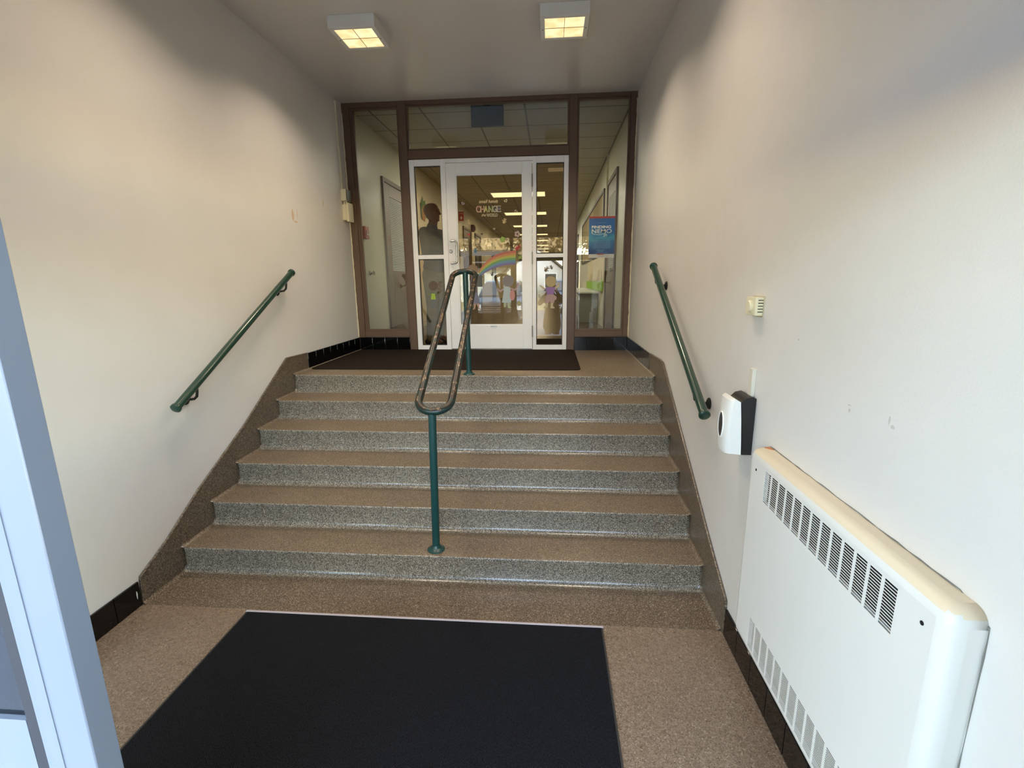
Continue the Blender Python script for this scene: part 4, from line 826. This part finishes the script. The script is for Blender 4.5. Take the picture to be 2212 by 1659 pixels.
# paper art on the left hallway wall
art = thing('paper_artwork', (0.01, 3.4, 1.9), 'orange and green paper plant pinned high on left hallway wall', 'artwork')
g = G(); g.prism([(3.28, 1.95), (3.5, 1.92), (3.56, 2.12), (3.45, 2.24), (3.3, 2.22)], 'x', 0.002, 0.014); obj('pot', g, M['orange'], art)
g = G(); g.prism([(3.2, 2.20), (3.3, 2.24), (3.35, 2.34), (3.42, 2.26), (3.56, 2.30), (3.50, 2.2), (3.4, 2.18), (3.3, 2.12)], 'x', 0.015, 0.02); g.prism([(3.22, 2.2), (3.27, 2.2), (3.30, 1.92), (3.27, 1.92)], 'x', 0.015, 0.02); g.prism([(3.53, 2.25), (3.58, 2.25), (3.58, 1.98), (3.54, 1.98)], 'x', 0.015, 0.02); obj('leaf', g, M['leafp'], art)
g = G(); 
random.seed(3)
top_ = [(3.02, 1.75), (3.9, 1.75)]; pl = [(3.02, 0.3), (3.02, 1.78), (3.9, 1.78)]+[(3.9-0.04*i, 1.0+random.uniform(-0.4, 0.1)) for i in range(1, 21)]
g.prism(pl, 'x', 0.001, 0.008); tag(obj('paper_banner', g, M['paper']), 'torn edged beige paper banner on left hallway wall behind sidelight', 'artwork')
# right hallway wall: framed board, dripping paper art, lime border, low cabinet
bb_ = thing('bulletin_board', (W, 5.9, 1.25), 'long brown framed bulletin board high on the right hallway wall', 'board')
g = G(); g.box(W-0.03, W, 3.02, 8.8, 2.29, 2.34); g.box(W-0.03, W, 3.02, 8.8, 1.25, 1.29); g.box(W-0.03, W, 3.02, 3.12, 1.29, 2.29); g.box(W-0.03, W, 8.74, 8.8, 1.29, 2.29); obj('frame', g, M['darkwood'], bb_)
g = G(); g.box(W-0.012, W, 3.12, 8.74, 1.29, 2.29); obj('cork', g, plain('cork', (176, 156, 112), 0.8, var=0.1, vscale=20), bb_)
g = G(); pl = [(2.72, 1.24), (6.4, 1.24)]; yv = 6.4
while yv > 2.76: pl.append((yv, random.uniform(0.72, 0.80))); pl.append((yv-0.08, random.uniform(0.72, 1.05))); yv -= 0.17
g.prism(pl, 'x', W-0.008, W-0.001); tag(obj('paper_banner', g, M['paper']), 'cream paper banner with dripping fringe on the right hallway wall', 'artwork')
g = G(); g.box(W-0.03, W-0.009, 2.75, 6.6, 0.62, 0.78); g.ball((W-0.03, 2.98, 0.77), (0.01, 0.16, 0.05)); tag(obj('paper_border', g, M['lime']), 'lime green paper strip under the dripping banner', 'artwork')
cb = thing('low_cabinet', (W-0.2, 6.1, 0), 'low grey cabinet along right hallway wall under lime strip', 'cabinet')
g = G(); g.box(W-0.36, W-0.002, 3.75, 8.5, 0.001, 0.56, 0.004, 1); o = obj('body', g, M['cabinet'], cb)
for k in range(4): g = G(); g.box(W-0.372, W-0.361, 3.8+k*1.17, 4.93+k*1.17, 0.1, 0.52, 0.003, 1); obj('door', g, M['blind'], cb)
g = G(); g.box(W-0.38, W-0.002, 3.7, 8.55, 0.561, 0.59, 0.003, 1); obj('top', g, M['housing'], cb)
# ---------------------------------------------------------------- people
def figure(label, base, face, sk, shirt, trou, hairm, pose, coat_long=False):
    """standing person; local frame: +F forward, +S to the person's left, up z. One continuous body, clothes as children."""
    F = Vector((math.cos(face), math.sin(face), 0)); S = Vector((-F.y, F.x, 0)); U = Vector((0, 0, 1)); O = Vector(base)
    def P(f, s, u): return O+F*f+S*s+U*u
    rot = Matrix((F, S, U)).transposed()
    t = thing('person', base, label, 'person')
    J = {}
    for s, n in ((1, 'l'), (-1, 'r')):
        J['hip'+n] = P(0, 0.09*s, 0.90); J['knee'+n] = P(0.02, 0.10*s, 0.49); J['ank'+n] = P(-0.02, 0.11*s, 0.09)
        J['sh'+n] = P(0, 0.185*s, 1.40)
    if pose == 'crossed':
        J['ell'] = P(0.06, 0.25, 1.12); J['wrl'] = P(0.24, 0.0, 1.10); J['elr'] = P(0.06, -0.25, 1.12); J['wrr'] = P(0.22, 0.05, 1.16)
    else:
        J['ell'] = P(0.10, 0.30, 1.27); J['wrl'] = P(0.27, 0.12, 1.52); J['elr'] = P(0.10, -0.30, 1.27); J['wrr'] = P(0.27, -0.12, 1.52)
    # body
    g = G()
    g.cap(P(0, 0, 0.95), 0.12, P(0, 0, 1.27), 0.125); g.cap(J['shl'], 0.06, J['shr'], 0.06); g.cap(P(-0.01, 0, 1.42), 0.060, P(0.02, 0, 1.55), 0.056)
    for n in 'lr':
        g.cap(J['hip'+n], 0.085, J['knee'+n], 0.055); g.cap(J['knee'+n], 0.055, J['ank'+n], 0.04); g.cap(J['ank'+n], 0.04, J['ank'+n]+F*0.14-U*0.05, 0.035)
        g.cap(J['sh'+n], 0.052, J['el'+n], 0.042); g.cap(J['el'+n], 0.042, J['wr'+n], 0.028)
    g.ball(P(0.015, 0, 1.665), (0.098, 0.076, 0.110), 24, 16, rot); g.ball(P(-0.015, 0, 1.69), (0.092, 0.078, 0.085), 24, 16, rot)
    g.ball(P(0.055, 0, 1.60), (0.052, 0.050, 0.052), 16, 12, rot)                         # jaw
    g.cap(P(0.108, 0, 1.675), 0.011, P(0.128, 0, 1.638), 0.014)                             # nose
    g.ball(P(0.100, 0, 1.603), (0.014, 0.026, 0.009), 12, 8, rot); g.ball(P(0.095, 0, 1.565), (0.02, 0.022, 0.014), 12, 8, rot)
    g.ball(P(0.100, 0, 1.692), (0.014, 0.05, 0.009), 12, 8, rot)
    for s in (1, -1): g.ball(P(0.0, 0.080*s, 1.655), (0.017, 0.010, 0.032), 12, 8, rot)
    for n, s in (('l', 1), ('r', -1)):                                                      # hands: palm, four fingers, thumb
        w = J['wr'+n]; e = J['el'+n]; dv = (w-e).normalized(); side = dv.cross(U).normalized()
        if side.length < 0.1: side = S
        up = side.cross(dv).normalized()
        pc = w+dv*0.05; g.cap(w+dv*0.02, 0.024, w+dv*0.075-up*0.0, 0.026); g.cap(pc-up*0.022, 0.018, pc+up*0.022, 0.018)
        for q, ln in enumerate((0.060, 0.072, 0.068, 0.052)):
            b0 = w+dv*0.085+up*(0.030-0.02*q); k = b0+dv*ln*0.5+F*0.01; g.cap(b0, 0.0095, k, 0.009); g.cap(k, 0.009, k+dv*ln*0.35+F*0.02, 0.008)
        tb = w+dv*0.035+up*0.03; g.cap(tb, 0.012, tb+dv*0.03+up*0.03, 0.0105); g.cap(tb+dv*0.03+up*0.03, 0.0105, tb+dv*0.055+up*0.035, 0.009)
    remesh(obj('body', g, sk, t), 0.0075, 4)
    # eyes
    for s in (1, -1):
        g = G(); g.ball(P(0.097, 0.033*s, 1.668), 0.010, 12, 8); obj('eye', g, plain('eye', (60, 50, 44), 0.2), t)
    # shirt or coat
    g = G()
    for q in (0.0,): 
        g.ball(P(0, 0, 1.32), (0.145, 0.205, 0.14), 20, 14, rot); g.ball(P(0.015, 0, 1.15), (0.142, 0.185, 0.19), 20, 14, rot); g.ball(P(0.02, 0, 1.0), (0.142, 0.182, 0.12), 20, 14, rot)
        g.cap(J['shl'], 0.078, J['shr'], 0.078); g.cap(P(-0.012, 0, 1.40), 0.088, P(0.0, 0, 1.485), 0.070)
    if coat_long: g.cap(P(0, 0.03, 1.0), 0.17, P(0, 0.04, 0.72), 0.19); g.cap(P(0, -0.03, 1.0), 0.17, P(0, -0.04, 0.72), 0.19)
    for n in 'lr': g.cap(J['sh'+n], 0.074, J['el'+n], 0.058); g.cap(J['el'+n], 0.058, J['wr'+n], 0.042)
    remesh(obj('coat' if coat_long else 'shirt', g, shirt, t), 0.011, 5)
    g = G()
    g.ball(P(0.0, 0, 0.93), (0.128, 0.172, 0.11), 20, 14, rot)
    for n in 'lr': g.cap(J['hip'+n], 0.105, J['knee'+n], 0.078); g.cap(J['knee'+n], 0.078, J['ank'+n]+U*0.01, 0.062)
    remesh(obj('trousers', g, trou, t), 0.011, 4)
    for n in 'lr':
        g = G(); a = J['ank'+n]; g.cap(a-U*0.045-F*0.05, 0.042, a-U*0.05+F*0.06, 0.04); g.cap(a-U*0.05+F*0.06, 0.04, a-U*0.058+F*0.15, 0.031)
        o = remesh(obj('shoe', g, M['shoe'], t), 0.007, 2)
    if hairm:
        g = G(); g.ball(P(-0.028, 0, 1.705), (0.100, 0.090, 0.090), 20, 14, rot); g.ball(P(-0.05, 0, 1.64), (0.07, 0.084, 0.09), 20, 14, rot); remesh(obj('hair', g, hairm, t), 0.009, 3)
    return t
figure('bald person in charcoal sweater and grey trousers standing behind left sidelight', (0.86, 0.50, 0.007), R(-18), M['skin'], M['shirt'], M['trousers'], None, 'crossed')
ph = figure('person in long dark brown coat behind the camera raising a phone', (2.40, -6.12, -1.0), R(90), M['skin2'], M['coat'], M['jeans'], M['hair'], 'phone', True)
g = G(); g.box(2.32, 2.48, -5.812, -5.803, 0.66, 0.75, 0.002, 1); tag(obj('phone', g, M['blackp']), 'dark phone held up by the person in the brown coat', 'phone')

# ---------------------------------------------------------------- outdoors, seen mirrored in the glass
asphalt = plain('asphalt', (118, 121, 125), 0.9, var=0.1, vscale=4); conc = plain('concrete_path', (188, 189, 190), 0.85, var=0.05, vscale=3); grass = plain('dry_lawn', (150, 140, 96), 0.95, var=0.2, vscale=5)
g = G(); g.box(-60, 60, -24, -9.5, -1.3, -1.0); struct('street', g, asphalt)
g = G(); g.box(-60, 60, -9.5, -5.28, -1.3, -0.995); struct('path', g, conc)
g = G(); g.box(-60, 60, -100, -24, -1.3, -0.98); struct('lawn', g, grass)
def siding():
    m, n, l, b = new('white_siding'); tc = n.new('ShaderNodeTexCoord'); wv = n.new('ShaderNodeTexWave'); wv.wave_type = 'BANDS'; wv.bands_direction = 'Z'; wv.wave_profile = 'SAW'; wv.inputs['Scale'].default_value = 1.6
    bp = n.new('ShaderNodeBump'); bp.inputs['Distance'].default_value = 0.03; l.new(tc.outputs['Object'], wv.inputs['Vector']); l.new(wv.outputs['Fac'], bp.inputs['Height']); l.new(bp.outputs['Normal'], b.inputs['Normal'])
    b.inputs['Base Color'].default_value = lin((228, 228, 226)); b.inputs['Roughness'].default_value = 0.6; return m
sd = siding(); shing = plain('roof_shingles', (96, 88, 84), 0.9, var=0.1, vscale=20)
h = thing('house', (0.5, -38, -0.98), 'white sided house with gable across the street, mirrored in glass', 'house')
g = G(); g.prism([(-1.3, -0.98), (3.3, -0.98), (3.3, 1.7), (1.0, 3.5), (-1.3, 1.7)], 'y', -42, -35); g.box(-8.0, -1.3, -41, -36, -0.98, 1.9); obj('wall', g, sd, h)
g = G(); g.prism([(-1.7, 1.45), (1.0, 3.56), (3.7, 1.45), (3.7, 1.62), (1.0, 3.74), (-1.7, 1.62)], 'y', -42.3, -34.7); g.prism([(-41.4, 1.7), (-38.5, 3.2), (-35.6, 1.7), (-35.6, 1.85), (-38.5, 3.4), (-41.4, 1.85)], 'x', -8.4, -1.2); obj('roof', g, shing, h)
for x, z in ((-6.5, 0.3), (-4.2, 0.3), (0.2, 0.2), (1.9, 0.2)):
    yq = -36 if x < -1.3 else -35
    g = G(); g.box(x-0.08, x+0.98, yq+0.001, yq+0.05, z-0.08, z+1.18); w_ = obj('window', g, M['ivory'], h)
    g = G(); g.box(x, x+0.9, yq+0.051, yq+0.06, z, z+1.1); obj('pane', g, M['exitbox'], w_)
def car(label, cx, yf, paint, tilt=0):
    t = thing('car', (cx, yf-2.4, -1.0), label, 'car'); z0 = -1.0
    g = G()
    prof = [(yf, z0+0.38), (yf+0.0, z0+0.62), (yf-0.05, z0+0.98), (yf-0.16, z0+1.06), (yf-1.15, z0+1.16), (yf-1.85, z0+1.72), (yf-2.3, z0+1.82), (yf-4.3, z0+1.80), (yf-4.75, z0+1.2), (yf-4.85, z0+0.45)]
    ws = [0.90, 0.95, 0.95, 0.92, 0.88, 0.70, 0.68, 0.68, 0.90, 0.92]
    def ring(sg):
        return [g.bm.verts.new((cx+sg*w, y, z)) for (y, z), w in zip(prof, ws)]
    Lr, Rr = ring(-1), ring(1); n = len(prof)
    for i in range(n): j = (i+1) % n; g.bm.faces.new((Lr[i], Rr[i], Rr[j], Lr[j]))
    g.bm.faces.new(Lr); g.bm.faces.new(Rr[::-1])
    es = [e for e in g.bm.edges]; bmesh.ops.bevel(g.bm, geom=es, offset=0.045, segments=2, affect='EDGES')
    obj('body', g, paint, t)
    g = G(); a, b_ = Vector((0, yf-1.22, z0+1.225)), Vector((0, yf-1.80, z0+1.70)); nrm = Vector((0, 0.62, 0.78))*0.012
    q = [Vector((cx-0.80, a.y, a.z)), Vector((cx+0.80, a.y, a.z)), Vector((cx+0.66, b_.y, b_.z)), Vector((cx-0.66, b_.y, b_.z))]
    V0 = [g.bm.verts.new(v+nrm*1.2) for v in q]; V1 = [g.bm.verts.new(v-nrm) for v in q]; g.bm.faces.new(V0); g.bm.faces.new(V1[::-1])
    for i in range(4): g.bm.faces.new((V0[i], V1[i], V1[(i+1) % 4], V0[(i+1) % 4]))
    obj('windscreen', g, plain('windscreen', (112, 114, 118), 0.08), t)
    g = G()
    for k in range(4): g.box(cx-0.55, cx+0.55, yf-0.02, yf+0.025, z0+0.66+k*0.075, z0+0.70+k*0.075)
    obj('grille', g, M['steel'], t)
    for s in (-1, 1):
        g = G(); g.box(cx+s*0.76-0.16, cx+s*0.76+0.16, yf-0.05, yf+0.02, z0+0.72, z0+0.94, 0.02, 2); obj('headlight', g, M['ivory'], t)
        g = G(); g.box(cx+s*1.02-0.1, cx+s*1.02+0.1, yf-1.35, yf-1.2, z0+1.2, z0+1.36, 0.03, 2); obj('mirror', g, paint, t)
    g = G(); g.box(cx-0.92, cx+0.92, yf-0.02, yf+0.06, z0+0.36, z0+0.5, 0.02, 2); obj('bumper', g, M['steel'], t)
    g = G(); g.box(cx-0.17, cx+0.17, yf+0.061, yf+0.07, z0+0.40, z0+0.55); obj('licence_plate', g, M['ivory'], t)
    for s in (-1, 1):
        for yy in (yf-0.95, yf-3.9):
            g = G(); g.lathe([(0.20, 0), (0.33, 0.01), (0.35, 0.05), (0.35, 0.17), (0.33, 0.21), (0.20, 0.22)], (cx+s*0.74, yy, z0+0.352), (s, 0, 0), 24); w_ = obj('wheel', g, M['black'], t)
            g = G(); g.lathe([(0.18, 0), (0.18, 0.01), (0.05, 0.02)], (cx+s*0.96, yy, z0+0.352), (s, 0, 0), 18); obj('hub', g, M['steel'], w_)
car('dark silver car parked facing the entrance, mirrored in the door glass', 0.35, -12.3, plain('dark_silver_paint', (92, 92, 98), 0.25, coat=0.5))
car('navy blue car parked farther back across the street, mirrored in glass', 3.1, -20.5, plain('navy_paint', (26, 44, 84), 0.25, coat=0.5))
bark = plain('bark', (120, 98, 72), 0.9); tanleaf = plain('tan_leaves', (190, 164, 124), 0.9)
def tree(x, y, h, seed, label):
    rnd = random.Random(seed); t = thing('tree', (x, y, -0.98), label, 'tree', 'trees behind the white house'); g = G(); lv = G()
    def br(p, d, L, r, lev):
        q = p+d*L*0.5+Vector((rnd.uniform(-1, 1), rnd.uniform(-1, 1), 0))*L*0.05; e = p+d*L
        g.tube([p, q, e], [r, r*0.85, r*0.65], seg=5, caps=False)
        if lev == 0:
            for _ in range(34):
                c = e+Vector((rnd.gauss(0, .7), rnd.gauss(0, .7), rnd.gauss(0, .7))); a = Vector((rnd.uniform(-1, 1), rnd.uniform(-1, 1), rnd.uniform(-1, 1)))*0.34; b_ = a.cross(Vector((rnd.uniform(-1, 1), 1, rnd.uniform(-1, 1))))
                lv.bm.faces.new([lv.bm.verts.new(c+a), lv.bm.verts.new(c+b_), lv.bm.verts.new(c-a)])
            return
        for _ in range(4 if lev > 1 else 5):
            nd = (d+Vector((rnd.uniform(-1, 1), rnd.uniform(-1, 1), rnd.uniform(-0.2, 0.7)))*0.75).normalized(); br(p+d*L*rnd.uniform(0.55, 1), nd, L*rnd.uniform(0.66, 0.9), r*0.5, lev-1)
    br(Vector((x, y, -0.98)), Vector((rnd.uniform(-.05, .05), 0, 1)).normalized(), h*0.24, 0.22, 4)
    obj('trunk', g, bark, t); obj('crown', lv, tanleaf, t)
for i, (x, y, h_) in enumerate(((-24, -50, 15), (-12, -47, 12), (-5, -70, 17), (1, -47, 12), (13, -50, 11), (7, -96, 20))):
    tree(x, y, h_, i+5, ['leftmost', 'second', 'third', 'fourth', 'fifth', 'rightmost'][5-i]+' tan leaved tree behind the white house, mirrored in the glass')
